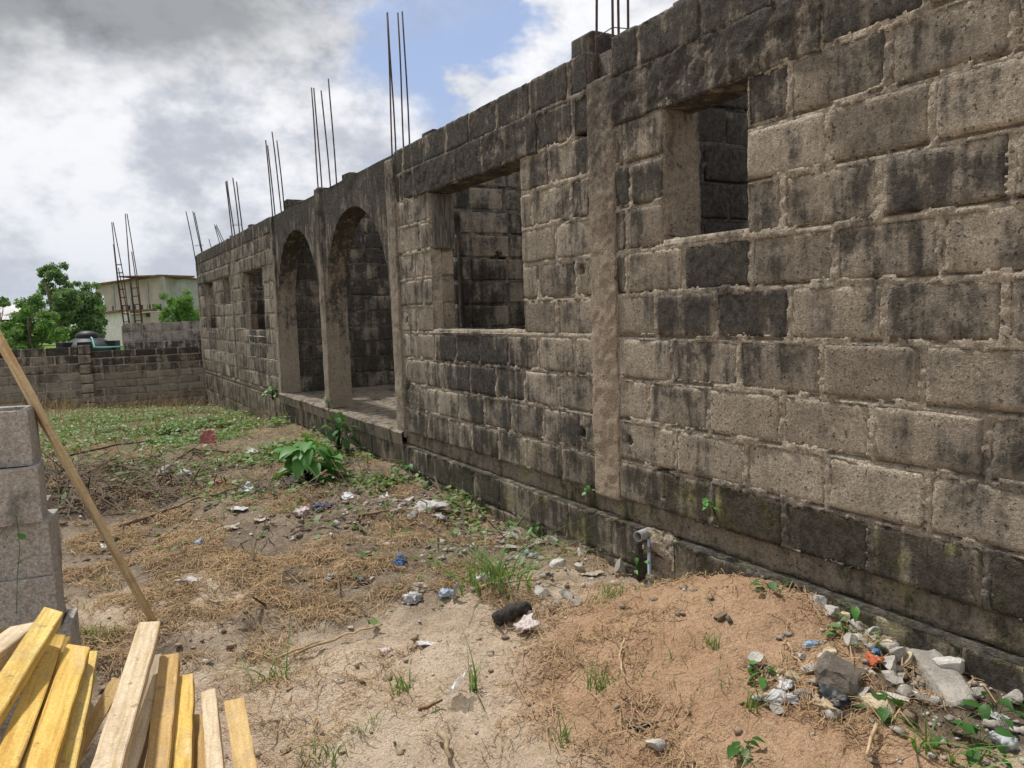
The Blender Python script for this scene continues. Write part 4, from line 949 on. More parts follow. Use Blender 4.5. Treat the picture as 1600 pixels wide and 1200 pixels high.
p = scatter(26000, (-3.6, -.08, 1.1, 6.), lambda x, y: (.05+.30*gau(x, y, -.6, 2.1, .5, .9)+.12*gau(x, y, -1.5, 3.2, .6, .8))*np.clip(.2+2.6*fbm(x*3, y*3, 0, 2, 211), 0, 1), r2)
v, f = blades(p, .045, .0035, .9, r2, 2); tag(mk('dry_stubble', v, f, M_straw), 'short brown stubble standing in the foreground soil', 'stubble', kind='stuff')
# dark brushwood
def dtw(x, y): return np.clip((.9*gau(x, y, -2.9, 8.6, 1.1, .9)+.5*gau(x, y, -2.2, 7.7, .9, .6)+.5*gau(x, y, -1.1, 7.0, .8, .5)+.12*gau(x, y, -1.3, 5, 1.2, 1.5))*np.clip(.5+2*fbm(x*2, y*2, 0, 3, 301), 0, 1), 0, 1)
p = scatter(14000, (-5, -.1, 4, 11), dtw, r2); v, f = ribbons(p, .15, .75, .009, r2, .10, .35); tag(mk('brushwood', v, f, M_twig), 'heap of dark dead twigs and stalks beyond the straw', 'brushwood', kind='stuff')
# clods and gravel
def pebbles(name, label, n, box, dens, smin, smax, mat, r2, cat):
    p = scatter(n, box, dens, r2); base = np.array([(1, 0, 0), (-1, 0, 0), (0, 1, 0), (0, -1, 0), (0, 0, 1), (0, 0, -1), (.6, .6, .5), (-.6, .6, .5), (.6, -.6, .5), (-.6, -.6, .5)], float)
    tri = np.array([(4, 6, 7), (4, 7, 9), (4, 9, 8), (4, 8, 6), (6, 2, 7), (7, 1, 9), (9, 3, 8), (8, 0, 6), (6, 0, 2), (7, 2, 1), (9, 1, 3), (8, 3, 0), (5, 2, 0), (5, 1, 2), (5, 3, 1), (5, 0, 3)])
    m = len(p); s = smin+(smax-smin)*r2.random(m)**3; a = r2.random(m)*6.28
    B = base[None]*(.45+1.0*r2.random((m, 10, 1)))*s[:, None, None]*np.stack([.8+.6*r2.random(m), .8+.4*r2.random(m), .5+.4*r2.random(m)], 1)[:, None]
    ca, sa = np.cos(a)[:, None], np.sin(a)[:, None]; V = np.stack([B[..., 0]*ca-B[..., 1]*sa, B[..., 0]*sa+B[..., 1]*ca, B[..., 2]+s[:, None]*.25], 2)+p[:, None]
    F = (tri[None]+10*np.arange(m)[:, None, None]).reshape(-1, 3); o = mk(name, V.reshape(-1, 3), F, mat); tag(o, label, cat, kind='stuff'); return o
M_clod = simple('earth_clod', (.16, .12, .085), (.33, .25, .175), 6., .95, 60., .01, .1)
M_rub = simple('broken_concrete', (.20, .175, .145), (.46, .43, .38), 14., .92, 90., .008, .1)
M_bit = leafmat('pale_bits', (.25, .22, .19), (.62, .58, .53), .05, .8)
pebbles('earth_clods', 'small brown clods of earth over the yard', 22000, (-4.2, -.03, 1.2, 10), lambda x, y: np.clip(.12+.5*gau(x, y, -1., 5.6, 1., 1.5)+.25*gau(x, y, -.3, 1.7, .5, .8), 0, 1)*np.clip(.5+2*fbm(x*2.5, y*2.5, 0, 2, 401), .1, 1), .003, .026, M_clod, r2, 'clods')
o = pebbles('pale_chips', 'pale chips of stone, paper and plastic strewn near the wall', 14000, (-4., -.03, 1.2, 11), lambda x, y: np.clip(.02+.30*gau(x, y, -.7, 5.4, .8, 1.5)+.25*gau(x, y, -.25, 1.5, .4, .6)+.12*gau(x, y, -.5, 4.0, .5, .5)+.10*gau(x, y, -2, 8, 1., 2.), 0, 1), .004, .024, M_bit, r2, 'chips')
pebbles('rubble_chips', 'small broken grey chips among the larger rubble stones', 620, (-.9, -.06, .95, 2.2), lambda x, y: np.clip(.8*gau(x, y, -.25, 1.5, .30, .42)+.3*gau(x, y, -.12, 2.0, .12, .2), 0, 1), .008, .034, M_rub, r2, 'rubble')
pebbles('plinth_chips', 'pale rubble bits and scraps scattered along the plinth', 5000, (-1.4, -.06, 3.6, 8.2), lambda x, y: np.clip(.55*gau(x, y, -.45, 4.5, .35, .45)+.4*gau(x, y, -.6, 6.0, .45, 1.), 0, 1), .006, .032, M_rub, r2, 'rubble')
# low green weeds
def dweed(x, y):
    m = 1.0*gau(x, y, -1.0, 11.5, 1.1, 3.4)+.85*gau(x, y, -1.7, 14.5, 1.6, 3.)+.7*gau(x, y, -.35, 7.2, .35, 1.0)+.45*gau(x, y, -.2, 5.8, .22, .8)+.35*gau(x, y, -2.5, 10.5, .8, 1.2)+.3*gau(x, y, -3.4, 8.6, .4, .6)+.25*gau(x, y, -.45, 4.15, .4, .3)
    return np.clip(m*np.clip(.45+2.4*fbm(x*1.6, y*1.6, 0, 3, 501), 0, 1), 0, 1)
def weeds(p, size, r2):
    n = len(p); V = []; a = r2.random(n)*6.28; s = size*(.5+r2.random(n)); t = (r2.random(n)-.3)*.9; z = p[:, 2]+.01+.09*r2.random(n)**2
    d = np.stack([np.cos(a)*np.cos(t), np.sin(a)*np.cos(t), np.sin(t)], 1); q = np.stack([-np.sin(a), np.cos(a), (r2.random(n)-.5)], 1); c = np.stack([p[:, 0], p[:, 1], z], 1)
    V = np.stack([c-d*s[:, None]*.5, c+q*s[:, None]*.32, c+d*s[:, None]*.5, c-q*s[:, None]*.32], 1); i = np.arange(n)*4; return V.reshape(-1, 3), np.stack([i, i+1, i+2, i+3], 1)
p = scatter(150000, (-4.5, -.02, 3.6, 20.2), dweed, r2); v, f = weeds(p, .055, r2); tag(mk('low_weeds', v, f, M_weed), 'spreading low green weeds towards the far end of the yard', 'weeds', kind='stuff')
def dgr(x, y): return np.clip(.5*gau(x, y, -2., 14.5, 2.0, 3.5)+.3*gau(x, y, -3.2, 9., .8, 1.)+.035*(y < 4.5)*(x > -2.6)+.3*gau(x, y, -3., 4.9, .35, .35)+.16*gau(x, y, -.25, 4.3, .3, .5)+.10*gau(x, y, -.6, 2.2, .4, .5)+.06, 0, 1)*np.clip(.2+3.0*fbm(x*2.6, y*2.6, 0, 3, 601), 0, 1)
p = scatter(34000, (-5, -.03, 1.2, 20.2), dgr, r2); v, f = blades(p, .09, .005, .9, r2, 2); tag(mk('thin_grass', v, f, M_grass), 'sparse thin green grass across the bare ground', 'grass', kind='stuff')
p = scatter(9000, (-5, -.03, 11., 20.3), lambda x, y: .10+.6*(y > 18.6)*np.clip(.4+2*fbm(x*2, y*2, 0, 2, 77), 0, 1), r2); v, f = blades(p, .38, .012, .7, r2, 3)
tag(mk('dry_weeds', v, f, M_straw), 'dry standing stalks along the foot of the compound wall', 'weeds', kind='stuff')

# ------------------------------------------------------------------ block stack
def hollow(name, label, corner, ang, L=.45, D_=.225, H=.225, stain=.1):
    e = .036; xs = [0, e, L/2-e/2, L/2+e/2, L-e, L]; ys = [0, e, D_-e, D_]
    mb = MB(); V = []; F = []; idx = {}
    def vid(x, y, z):
        k = (round(x, 5), round(y, 5), round(z, 5))
        if k not in idx: idx[k] = len(V); V.append(k)
        return idx[k]
    hol = {(1, 1), (3, 1)}
    for i in range(5):
        for j in range(3):
            x0, x1, y0, y1 = xs[i], xs[i+1], ys[j], ys[j+1]
            if (i, j) in hol:
                zb = .02
                for (p_, q_) in (((x0, y0), (x1, y0)), ((x1, y0), (x1, y1)), ((x1, y1), (x0, y1)), ((x0, y1), (x0, y0))):
                    F.append((vid(*p_, H), vid(*q_, H), vid(*q_, zb), vid(*p_, zb)))
                F.append((vid(x0, y0, zb), vid(x1, y0, zb), vid(x1, y1, zb), vid(x0, y1, zb)))
            else: F.append((vid(x0, y0, H), vid(x1, y0, H), vid(x1, y1, H), vid(x0, y1, H)))
    for i in range(5): F.append((vid(xs[i], 0, 0), vid(xs[i+1], 0, 0), vid(xs[i+1], 0, H), vid(xs[i], 0, H))); F.append((vid(xs[i+1], D_, 0), vid(xs[i], D_, 0), vid(xs[i], D_, H), vid(xs[i+1], D_, H)))
    for j in range(3): F.append((vid(0, ys[j+1], 0), vid(0, ys[j], 0), vid(0, ys[j], H), vid(0, ys[j+1], H))); F.append((vid(L, ys[j], 0), vid(L, ys[j+1], 0), vid(L, ys[j+1], H), vid(L, ys[j], H)))
    me = bpy.data.meshes.new(name); me.from_pydata([(x-L, y, z) for x, y, z in V], [], F); me.materials.append(M_grey)
    bm = bmesh.new(); bm.from_mesh(me); bmesh.ops.recalc_face_normals(bm, faces=bm.faces)
    bmesh.ops.bevel(bm, geom=[q for q in bm.edges if q.calc_face_angle(0) > .5], offset=.005, segments=2, profile=.6, affect='EDGES')
    bmesh.ops.subdivide_edges(bm, edges=[q for q in bm.edges if q.calc_length() > .1], cuts=3, use_grid_fill=True)
    for v_ in bm.verts:
        c_ = v_.co; nn = fbm(c_.x*14+corner[2]*50, c_.y*14, c_.z*14, 3, 9); v_.co += v_.normal*float(nn)*.005
    bm.to_mesh(me); bm.free()
    o = bpy.data.objects.new(name, me); COL.objects.link(o); o.location = corner; o.rotation_euler = (0, 0, ang); o.color = (stain, .8, 0, 1)
    tag(o, label, 'concrete block', 'stacked hollow blocks at the left edge'); return o
C0 = at(57, 640, 3.12); ANG = rad(-7)
st_l = ['topmost hollow grey block of the stack at the left edge', 'second block from the top of the left stack, with open cavity', 'third block from the top of the left stack, behind a vine',
        'fourth block from the top of the left stack', 'shade-toned fifth block near the foot of the left stack', 'lowest block of the left stack, sunk in the ground']
offs = [(0, .0), (-.012, -.045), (.006, -.03), (.012, -.045), (.05, -.03), (.03, -.03)]
for i in range(6):
    hollow('concrete_block', st_l[i], (C0[0]+offs[i][0]-(.03 if i < 1 else 0), C0[1]+offs[i][1], C0[2]-.225*(i+1)-.003*i), ANG+rad((0, 3, -2, 1, -1, 2)[i]), stain=-.15+.2*(i > 3))  # lowest two blocks toned darker, painting in the shadow at the stack foot
# a second course of blocks behind, only its ends show
for i in range(4):
    hollow('concrete_block', 'grey block %s of the row behind the left stack' % ('at the foot', 'second from the foot', 'third from the foot', 'on top')[i], (C0[0]-.045+.01*i, C0[1]+.235, -.51+.228*i), ANG+rad((1, -2, 2, 0)[i]), stain=-.1)
# vine climbing on the stack
def leafshape(L, W_, fold=.25, curl=.3, heart=True, n=7):
    V = []; F = []
    for i in range(n):
        k = i/(n-1); wv = W_*.5*(math.sin(math.pi*min(1, k*.93+.07))**.8)*(1.25-.75*k) if heart else W_*.5*math.sin(math.pi*(k*.96+.02))
        if i == n-1: wv = 0.001
        y = L*k-(.10*L if heart and i == 0 else 0); z = -curl*L*k*k
        V += [(-wv, y, z+fold*wv), (0, L*k, z), (wv, y, z+fold*wv)]
    for i in range(n-1):
        a = i*3; F += [(a, a+1, a+4, a+3), (a+1, a+2, a+5, a+4)]
    return np.array(V), F
def plant(name, label, base, leaves, mat, cat='plant', stem_r=.004, group=None, seed=0):
    """leaves: (dx,dy,dz, length, width, azimuth, pitch) relative to base"""
    e = empty(name, base); tag(e, label, cat, group); bpy.context.view_layer.update(); b0 = np.array(base, float); mb = MB(); r2 = random.Random(seed)
    for (dx, dy, dz, L, W_, az_, pt) in leaves:
        tip = b0+np.array([dx, dy, dz]); m = b0+np.array([dx*.35, dy*.35, dz*.65]); mb.tube([b0+np.array([r2.uniform(-.01, .01), r2.uniform(-.01, .01), -.02]), m, tip], [stem_r, stem_r*.8, stem_r*.5], 5)
        v, f = leafshape(L, W_, r2.uniform(.1, .4), r2.uniform(.1, .5)); Rm = Matrix.Rotation(az_, 3, 'Z') @ Matrix.Rotation(pt, 3, 'X') @ Matrix.Rotation(r2.uniform(-.4, .4), 3, 'Y')
        v = np.array([Rm @ Vector(p_) for p_ in v])+tip; sub(mk('leaf', v, f, mat, None, True), e)
    sub(mb.build('stem', M_leafdark, None, True), e); return e
def bushy(n, R, H, L0_, seed, up=.3):
    r2 = random.Random(seed); o = []
    for i in range(n):
        a = r2.uniform(0, 6.283); k = r2.random()**.6; r_ = R*k; h_ = H*(r2.uniform(.25, 1.)*(1-.45*k*k)); L = L0_*r2.uniform(.6, 1.2)
        o.append((r_*math.cos(a), r_*math.sin(a), h_, L, L*r2.uniform(.6, .8), a-math.pi/2+r2.uniform(-.5, .5), r2.uniform(-.7, up)))
    return o
g_ = G(483, 757); plant('broadleaf_plant', 'lush bright green broad-leaved plant growing in the yard before the arches', g_, bushy(60, .25, .52, .20, 3), M_leafbig, seed=3)
g_ = G(530, 706); plant('leafy_weed', 'dark green leafy weed against the plinth under the arches', (min(g_[0], -.12), g_[1], g_[2]), bushy(40, .20, .46, .11, 5), M_leafdark, seed=5)
plant('wall_seedling', 'small green seedling sprouting from the face of the near wall', (-.005, 2.93, .085), [(-.045, .03*math.sin(i*2.1), .05+.02*math.cos(i*1.7), .042, .034, math.pi/2+i*1.05, -.1) for i in range(7)], M_leafbig, seed=6, stem_r=.002)
plant('corner_weed', 'pale green weed on the ledge left of the arches', (-.06, 12.7, -.12), bushy(26, .16, .30, .09, 8), M_leafbush, seed=8)
plant('ledge_sprout', 'little weed growing at the foot of the arch pier', (-.02, 9.75, .0), bushy(12, .06, .26, .06, 9), M_leafbush, seed=9, stem_r=.002)
plant('column_sprout', 'tiny seedling at the foot of the tan column', (-.05, 4.02, -.03), bushy(6, .04, .08, .035, 10), M_leafbig, seed=10, stem_r=.0015)
for i, (px, py, n, R, H, L, lab, mt) in enumerate([
        (1382, 1122, 6, .07, .07, .085, 'two-leaved green seedling beside the cream stone in the rubble', M_leafdark),
        (1366, 968, 9, .07, .10, .05, 'small green sprout on the rubble against the footing', M_leafbig),
        (1405, 985, 6, .05, .07, .04, 'trailing sprout hanging by the footing ledge', M_leafbig),
        (1320, 1000, 8, .06, .05, .05, 'yellowish creeping weed beside the rubble heap', M_leafbush),
        (1355, 1015, 7, .05, .06, .045, 'small creeping weed amid the grey rubble', M_leafdark),
        (1555, 1125, 10, .10, .10, .055, 'green vine climbing at the lower right near the footing', M_leafdark),
        (1530, 1175, 10, .12, .09, .065, 'broad vine leaves sprawling at the lower right corner', M_leafdark),
        (1560, 1050, 4, .03, .07, .04, 'single round-leaved sprout under the footing at right', M_leafbig),
        (1085, 872, 10, .07, .13, .055, 'spindly seedling beside the hole under the wall', M_leafbig),
        (1205, 920, 10, .09, .05, .045, 'low green creeper on the red earth mound', M_leafdark),
        (1165, 1180, 6, .05, .06, .06, 'small weed on the red earth near the bottom edge', M_leafdark),
        (1190, 1062, 8, .06, .06, .05, 'green weed left of the rubble heap', M_leafbig),
        (870, 835, 12, .09, .13, .05, 'thin leafy weed against the damp plinth', M_leafbig),
        (795, 832, 9, .07, .10, .05, 'short weed at the plinth foot left of the thin weed', M_leafbush),
        (720, 755, 18, .16, .12, .07, 'grey-green weeds along the plinth right of the arches', M_leafdark),
        (650, 735, 16, .15, .14, .07, 'weeds at the plinth corner below the arch pier', M_leafdark)]):
    g_ = G(px, py); plant('weed', lab, (min(g_[0], -.06), g_[1], g_[2]), bushy(n, R, H, L, 100+i), mt, seed=100+i, stem_r=.002)
vb = at(28, 900, 3.0)
e = empty('vine', vb); tag(e, 'thin vine with three leaves climbing the left block stack', 'vine'); bpy.context.view_layer.update()
mb = MB(); mb.tube([at(26, 960, 3.06), at(27, 900, 3.055), at(31, 860, 3.06), at(28, 825, 3.065), at(25, 805, 3.065)], .0014, 5); sub(mb.build('stem', M_leafdark), e)
for (px, py, a_) in ((25, 808, 2.2), (37, 842, .6), (30, 880, 4.)):
    v, f = leafshape(.04, .034, .2, .2); Rm = Matrix.Rotation(a_, 3, 'Z') @ Matrix.Rotation(.7, 3, 'X'); sub(mk('leaf', np.array([Rm @ Vector(q) for q in v])+at(px, py, 3.045), f, M_leafbig, None, True), e)

# grass tufts that can be told apart
def tuft(px, py, n, h, R, lab, w_=.008, lean=.8, mat=None, seed=0):
    g_ = G(px, py); r2 = np.random.default_rng(seed+700); a = r2.random(n)*6.28; r_ = R*r2.random(n)**.7
    p = np.stack([g_[0]+r_*np.cos(a), g_[1]+r_*np.sin(a), 0*a], 1); p[:, 2] = gz(p[:, 0], p[:, 1])-.005
    v, f = blades(p, h, w_, lean, r2, 4); o = mk('grass_tuft', v-g_, f, mat or M_grass, None, True, g_); tag(o, lab, 'grass', 'grass tufts in the yard'); return o
for i, a in enumerate([(775, 905, 85, .34, .22, 'largest clump of long green grass in the middle of the yard', .011, 1.7),
        (740, 1080, 16, .22, .03, 'upright green tuft beside the clear plastic sachet', .009), (625, 1085, 22, .10, .06, 'flattened green tuft left of the clear sachet', .010),
        (425, 1065, 30, .17, .09, 'tuft with long blades right of the timber pile', .008, 1.5), (505, 1195, 40, .10, .09, 'short grass tuft at the bottom edge near the timber', .006),
        (575, 1140, 46, .06, .07, 'fine short tuft in the middle foreground sand', .004), (950, 935, 60, .08, .10, 'low dense grass patch at the edge of the red mound', .006),
        (940, 1080, 40, .10, .07, 'tuft of mixed green blades on the red earth', .006), (1110, 1010, 22, .07, .04, 'small green tuft left of the rubble stones', .006),
        (880, 1165, 16, .14, .03, 'thin upright tuft at the lower centre', .006), (1010, 880, 50, .12, .10, 'grass along the hollow beneath the drain pipe', .006),
        (150, 1000, 90, .09, .13, 'grass patch behind the yellow timbers', .005), (1490, 1192, 26, .16, .12, 'coarse long-bladed grass at the lower right corner', .014, 1.4),
        (350, 800, 9, .15, .02, 'lone green shoot in the middle of the straw', .006), (600, 800, 20, .12, .05, 'grey-green tuft among the litter below the plant', .006), (1180, 1110, 20, .12, .05, 'arching blades at the lower edge of the rubble', .008)]):
    tuft(*a, seed=i)

# ------------------------------------------------------------------ timber
def timber(name, label, far, near, w_, h_, col_, seed, ext=.35, cut=.0, roll=0., taper=1., cat='timber', group='sawn timbers piled at the lower left'):
    far = np.array(far, float); near = np.array(near, float); d = near-far; L = np.linalg.norm(d)+ext; d /= np.linalg.norm(d)
    X_ = np.cross(d, (0, 0, 1.)); X_ /= np.linalg.norm(X_); Z_ = np.cross(X_, d); Z_ = Z_ if Z_[2] > 0 else -Z_
    c, s = math.cos(roll), math.sin(roll); X2 = X_*c+Z_*s; Z2 = -X_*s+Z_*c
    N = 14; V = []; F = []; r2 = random.Random(seed); bow = r2.uniform(-.006, .006)
    for i in range(N+1):
        k = i/N; y = L*k; ta = 1+(taper-1)*(1-k); bx = bow*math.sin(math.pi*k)
        for j, (sx, sz) in enumerate(((-1, -1), (1, -1), (1, 1), (-1, 1))):
            yy = y+(cut*(sx*.5+.5)*w_*2 if i == 0 else 0)
            V.append((sx*w_/2*ta+bx+r2.uniform(-.0015, .0015), yy, sz*h_/2*ta+r2.uniform(-.0015, .0015)))
    for i in range(N):
        for j in range(4): F.append((i*4+j, i*4+(j+1) % 4, i*4+4+(j+1) % 4, i*4+4+j))
    F.append((3, 2, 1, 0)); F.append(tuple(N*4+j for j in range(4)))
    o = mk(name, V, F, M_wood)
    bm = bmesh.new(); bm.from_mesh(o.data); bmesh.ops.recalc_face_normals(bm, faces=bm.faces)
    bmesh.ops.bevel(bm, geom=[q for q in bm.edges if q.calc_face_angle(0) > .7], offset=.0025, segments=2, affect='EDGES'); bm.to_mesh(o.data); bm.free()
    m = Matrix.Identity(4)
    for i in range(3): m[i][0], m[i][1], m[i][2], m[i][3] = X2[i], d[i], Z2[i], far[i]
    o.matrix_world = m; o.color = (*col_, 1); tag(o, label, cat, group); return o
YEL = (.72, .50, .14); YEL2 = (.73, .56, .19); ORG = (.56, .38, .16); CRM = (.62, .50, .34); PALE = (.64, .53, .38); GRB = (.36, .29, .21); OCH = (.60, .43, .20)
TL = [  # far end px, depth; crossing px, depth; width, height, colour, label, cut, roll
    ((45, 984), 2.75, (-70, 1075), 2.2, .085, .05, PALE, 'wide pale cream plank at the far left of the timber pile', .2, .0),
    ((-4, 992), 2.9, (-80, 1040), 2.5, .05, .05, CRM, 'pale timber end just inside the left edge of the picture', 0, 0),
    ((80, 966), 2.62, (-25, 1140), 2.0, .060, .045, YEL2, 'bright yellow timber reaching highest at the left of the pile', -.25, .25),
    ((84, 1005), 2.72, (5, 1200), 1.95, .055, .06, YEL, 'deep yellow timber directly beneath the highest yellow one', 0, .3),
    ((97, 1006), 2.85, (38, 1140), 2.3, .050, .05, YEL2, 'small yellow timber end peeping out behind the deep yellow one', .1, .1),
    ((120, 1024), 2.62, (64, 1200), 2.02, .068, .05, YEL, 'broad smooth golden timber in the left half of the pile', -.2, .18),
    ((141, 1030), 2.72, (104, 1200), 2.15, .040, .055, YEL2, 'narrow yellow timber with rough saw marks beside the broad golden one', 0, .1),
    ((184, 1066), 2.75, (118, 1180), 2.42, .042, .03, OCH, 'short ochre batten lying across the middle gap of the pile', 0, .5),
    ((234, 982), 2.78, (170, 1200), 1.95, .066, .045, PALE, 'long cream timber reaching furthest in the middle of the pile', 0, .12),
    ((243, 1032), 2.95, (205, 1200), 2.4, .050, .05, GRB, 'grey-brown weathered timber under the long cream one', .1, 0),
    ((249, 1056), 2.72, (205, 1200), 2.25, .036, .04, CRM, 'thin cream batten right of the long cream timber', .4, .2),
    ((266, 1034), 2.78, (248, 1200), 2.25, .060, .05, ORG, 'orange-brown timber with a dark bark edge', -.1, -.05),
    ((291, 1064), 2.75, (286, 1200), 2.3, .050, .045, YEL, 'yellow-tipped timber right of the orange-brown one', 0, -.05),
    ((308, 1128), 2.65, (312, 1200), 2.4, .034, .05, ORG, 'small orange timber end low between two cream ones', 0, .2),
    ((327, 1088), 2.62, (334, 1200), 2.25, .042, .045, PALE, 'cream white upright-grained timber near the right of the pile', 0, -.15),
    ((368, 1106), 2.68, (382, 1200), 2.35, .060, .05, OCH, 'dusty ochre timber at the right end of the pile', -.15, -.12)]
for i, (fp, fd, np_, nd, w_, h_, c_, lab, cut, roll) in enumerate(TL):
    timber('timber', lab, at(*fp, fd), at(*np_, nd), w_*1.08, h_*1.15, c_, 900+i, .45, cut, roll)
g_ = G(241, 973); foot = g_+np.array([0, 0, -.01]); head = at(-22, 492, 3.02)
timber('leaning_plank', 'long thin pole-like plank leaning up to the left past the block stack', foot, head, .062, .03, (.74, .62, .42), 950, .5, .1, .55, cat='plank', group=None)
# old plank fixed in the middle window
Wo = MB(); Wo.box((.0, -.02, -.24), (.20, .02, .24)); o = Wo.build('old_plank', M_oldwood); o.location = (.025, 6.405, 2.005)
bm = bmesh.new(); bm.from_mesh(o.data); bmesh.ops.subdivide_edges(bm, edges=bm.edges, cuts=5, use_grid_fill=True)
for v_ in bm.verts: v_.co += Vector((float(vn(v_.co.z*9, v_.co.y*30, 1))*.012, float(vn(v_.co.x*40, v_.co.z*3, 2))*.014, float(vn(v_.co.x*30, v_.co.y*30, 3))*.03))
bm.to_mesh(o.data); bm.free(); tag(o, 'weathered grey plank wedged in the top corner of the middle window', 'plank')

# ------------------------------------------------------------------ rubble and litter, piece by piece
def stone(px, py, s, col_, lab, seed, flat=9, sink=.3, rz=0., tilt=0., name='stone', mat=None, rough=.3, boxy=False):
    g_ = G(px, py); v, f = lump((0, 0, 0), (1, 1, 1), seed, 3, rough*.35, flat); v = np.sign(v)*np.abs(v)**.42+.10*v if boxy else v; v = v/np.abs(v).max(0)*np.array(s)/2; v = v*(1+.24*fbm(v[:, :1]*24+seed, v[:, 1:2]*28, v[:, 2:]*28, 3, 5)) if boxy else v
    o = mk(name, v, f, mat or M_stone); o.location = (min(g_[0], -.05-s[0]*.3), g_[1], g_[2]+s[2]*(.5-sink)); o.rotation_euler = (tilt, tilt*.4, rz); o.color = (*col_, 1)
    tag(o, lab, 'stone' if name == 'stone' else name.replace('_', ' '), 'rubble and stones' if name == 'stone' else None); return o
GY1, GY2, WH, BR, CRE, DK = (.50, .475, .44), (.40, .375, .34), (.66, .64, .60), (.26, .19, .13), (.62, .53, .38), (.13, .12, .11)
for i, a in enumerate([
    (1315, 930, (.09, .08, .08), GY1, 'pale grey stone highest on the rubble by the mound'), (1334, 945, (.07, .12, .06), GY1, 'grey stone just below the highest rubble stone'),
    (1352, 972, (.05, .13, .05), GY1, 'long grey chip lying along the footing'), (1378, 990, (.11, .10, .08), WH, 'light angular stone against the footing'),
    (1395, 1000, (.07, .07, .05), GY2, 'small grey stone right of the light angular one'), (1345, 985, (.06, .08, .05), GY1, 'little pale stone left of the light angular one'),
    (1432, 1012, (.13, .07, .06), GY1, 'grey slab chip touching the footing in mid rubble'), (1408, 1030, (.09, .09, .08), GY1, 'rounded grey lump in the centre of the rubble'),
    (1424, 1020, (.07, .07, .07), GY2, 'darker grey lump beside the rounded one'), (1455, 1030, (.14, .08, .06), GY1, 'long grey rubble piece above the big flat slab'),
    (1392, 1048, (.10, .09, .08), GY1, 'grey chunk beside the orange wrapper'), (1497, 1050, (.14, .11, .11), WH, 'whitest broken block chunk at the right of the rubble'),
    (1382, 1010, (.06, .05, .05), CRE, 'small yellowish stone above the orange wrapper'), (1325, 1008, (.10, .08, .06), GY2, 'mossy grey stone at the top left of the rubble'),
    (1240, 1060, (.06, .06, .05), CRE, 'yellowish round lump left of the dark boulder'), (1218, 1058, (.07, .05, .04), CRE, 'flat yellow chip at the left rim of the rubble'),
    (1370, 1110, (.12, .10, .07), CRE, 'smooth cream stone behind the two-leaved seedling'), (1400, 1095, (.12, .06, .03), GY1, 'flat buff shard lying below the dark boulder'),
    (1585, 1098, (.09, .08, .07), GY1, 'grey stone at the right edge of the picture'), (1570, 1138, (.09, .07, .06), GY1, 'grey lump at the lower right beside clear plastic'),
    (1182, 1040, (.08, .07, .06), GY1, 'lone grey pointed stone left of the rubble heap'), (1126, 970, (.07, .06, .05), BR, 'brown stone on the red earth mound'), (1140, 972, (.04, .04, .035), DK, 'small dark pebble beside the brown stone'),
    (1205, 1048, (.05, .04, .04), GY2, 'small stone between the pointed stone and the rubble'), (1250, 1088, (.08, .05, .04), GY2, 'grey-brown chip left of the black bag'),
    (850, 932, (.13, .10, .09), WH, 'white lump beside the large grass clump'), (885, 936, (.10, .08, .07), GY1, 'buff stone right of the white lump'), (868, 948, (.07, .06, .05), GY2, 'round grey stone below the white lump'), (897, 946, (.08, .06, .05), GY1, 'oval pale stone right of the round grey one'), (865, 955, (.06, .06, .05), BR, 'brown stone at the head of the charred log'),
    (828, 962, (.05, .04, .05), GY1, 'small pale chip above the torn paper'), (865, 850, (.12, .10, .08), GY1, 'pale stone against the foot of the damp plinth'), (840, 848, (.12, .08, .05), GY2, 'flat stone left of the pale plinth stone'),
    (800, 838, (.34, .16, .05), GY2, 'long flat slab lying at the plinth foot'), (790, 860, (.22, .16, .05), GY2, 'lower flat slab before the plinth'), (985, 888, (.08, .07, .14), GY1, 'upright grey stone under the drain pipe'), (908, 872, (.09, .08, .08), GY1, 'grey stone below the damp plinth left of the pipe'),
    (905, 890, (.08, .07, .06), WH, 'white stone among the litter below the plinth'), (870, 888, (.11, .09, .09), WH, 'pale lump between the grass clump and the plinth'), (640, 785, (.12, .09, .08), GY1, 'grey stone next to the big sack'), (645, 810, (.09, .08, .07), WH, 'light stone below the big sack'),
    (1022, 1172, (.09, .07, .05), GY1, 'grey stone at the bottom edge below the blue strip'), (1215, 1110, (.07, .05, .04), GY2, 'brown chip below the white foam piece')]):
    stone(*a, seed=1000+i, rz=random.uniform(0, 3), tilt=random.uniform(-.25, .25))
FRL = ['chip wedged under the highest pale stone', 'chip right of the light angular stone', 'fragment touching the rounded grey lump', 'fragment between the grey lump and the flat slab', 'wedge at the upper edge of the flat slab', 'fragment at the back left of the rubble', 'chip behind the pale blue wrapper', 'lump beside the yellowish round lump', 'piece just below the dark boulder', 'piece under the near side of the flat slab', 'slanted piece below the flat slab', 'piece below the whitest chunk', 'chip right of the whitest chunk', 'chip on the footing side of the mound', 'chip beside the trailing sprout', 'piece leaning on the footing ledge', 'chip at the far left rim of the rubble', 'fragment below the orange wrapper', 'last small piece at the right of the rubble', 'fragment left of the dark boulder']
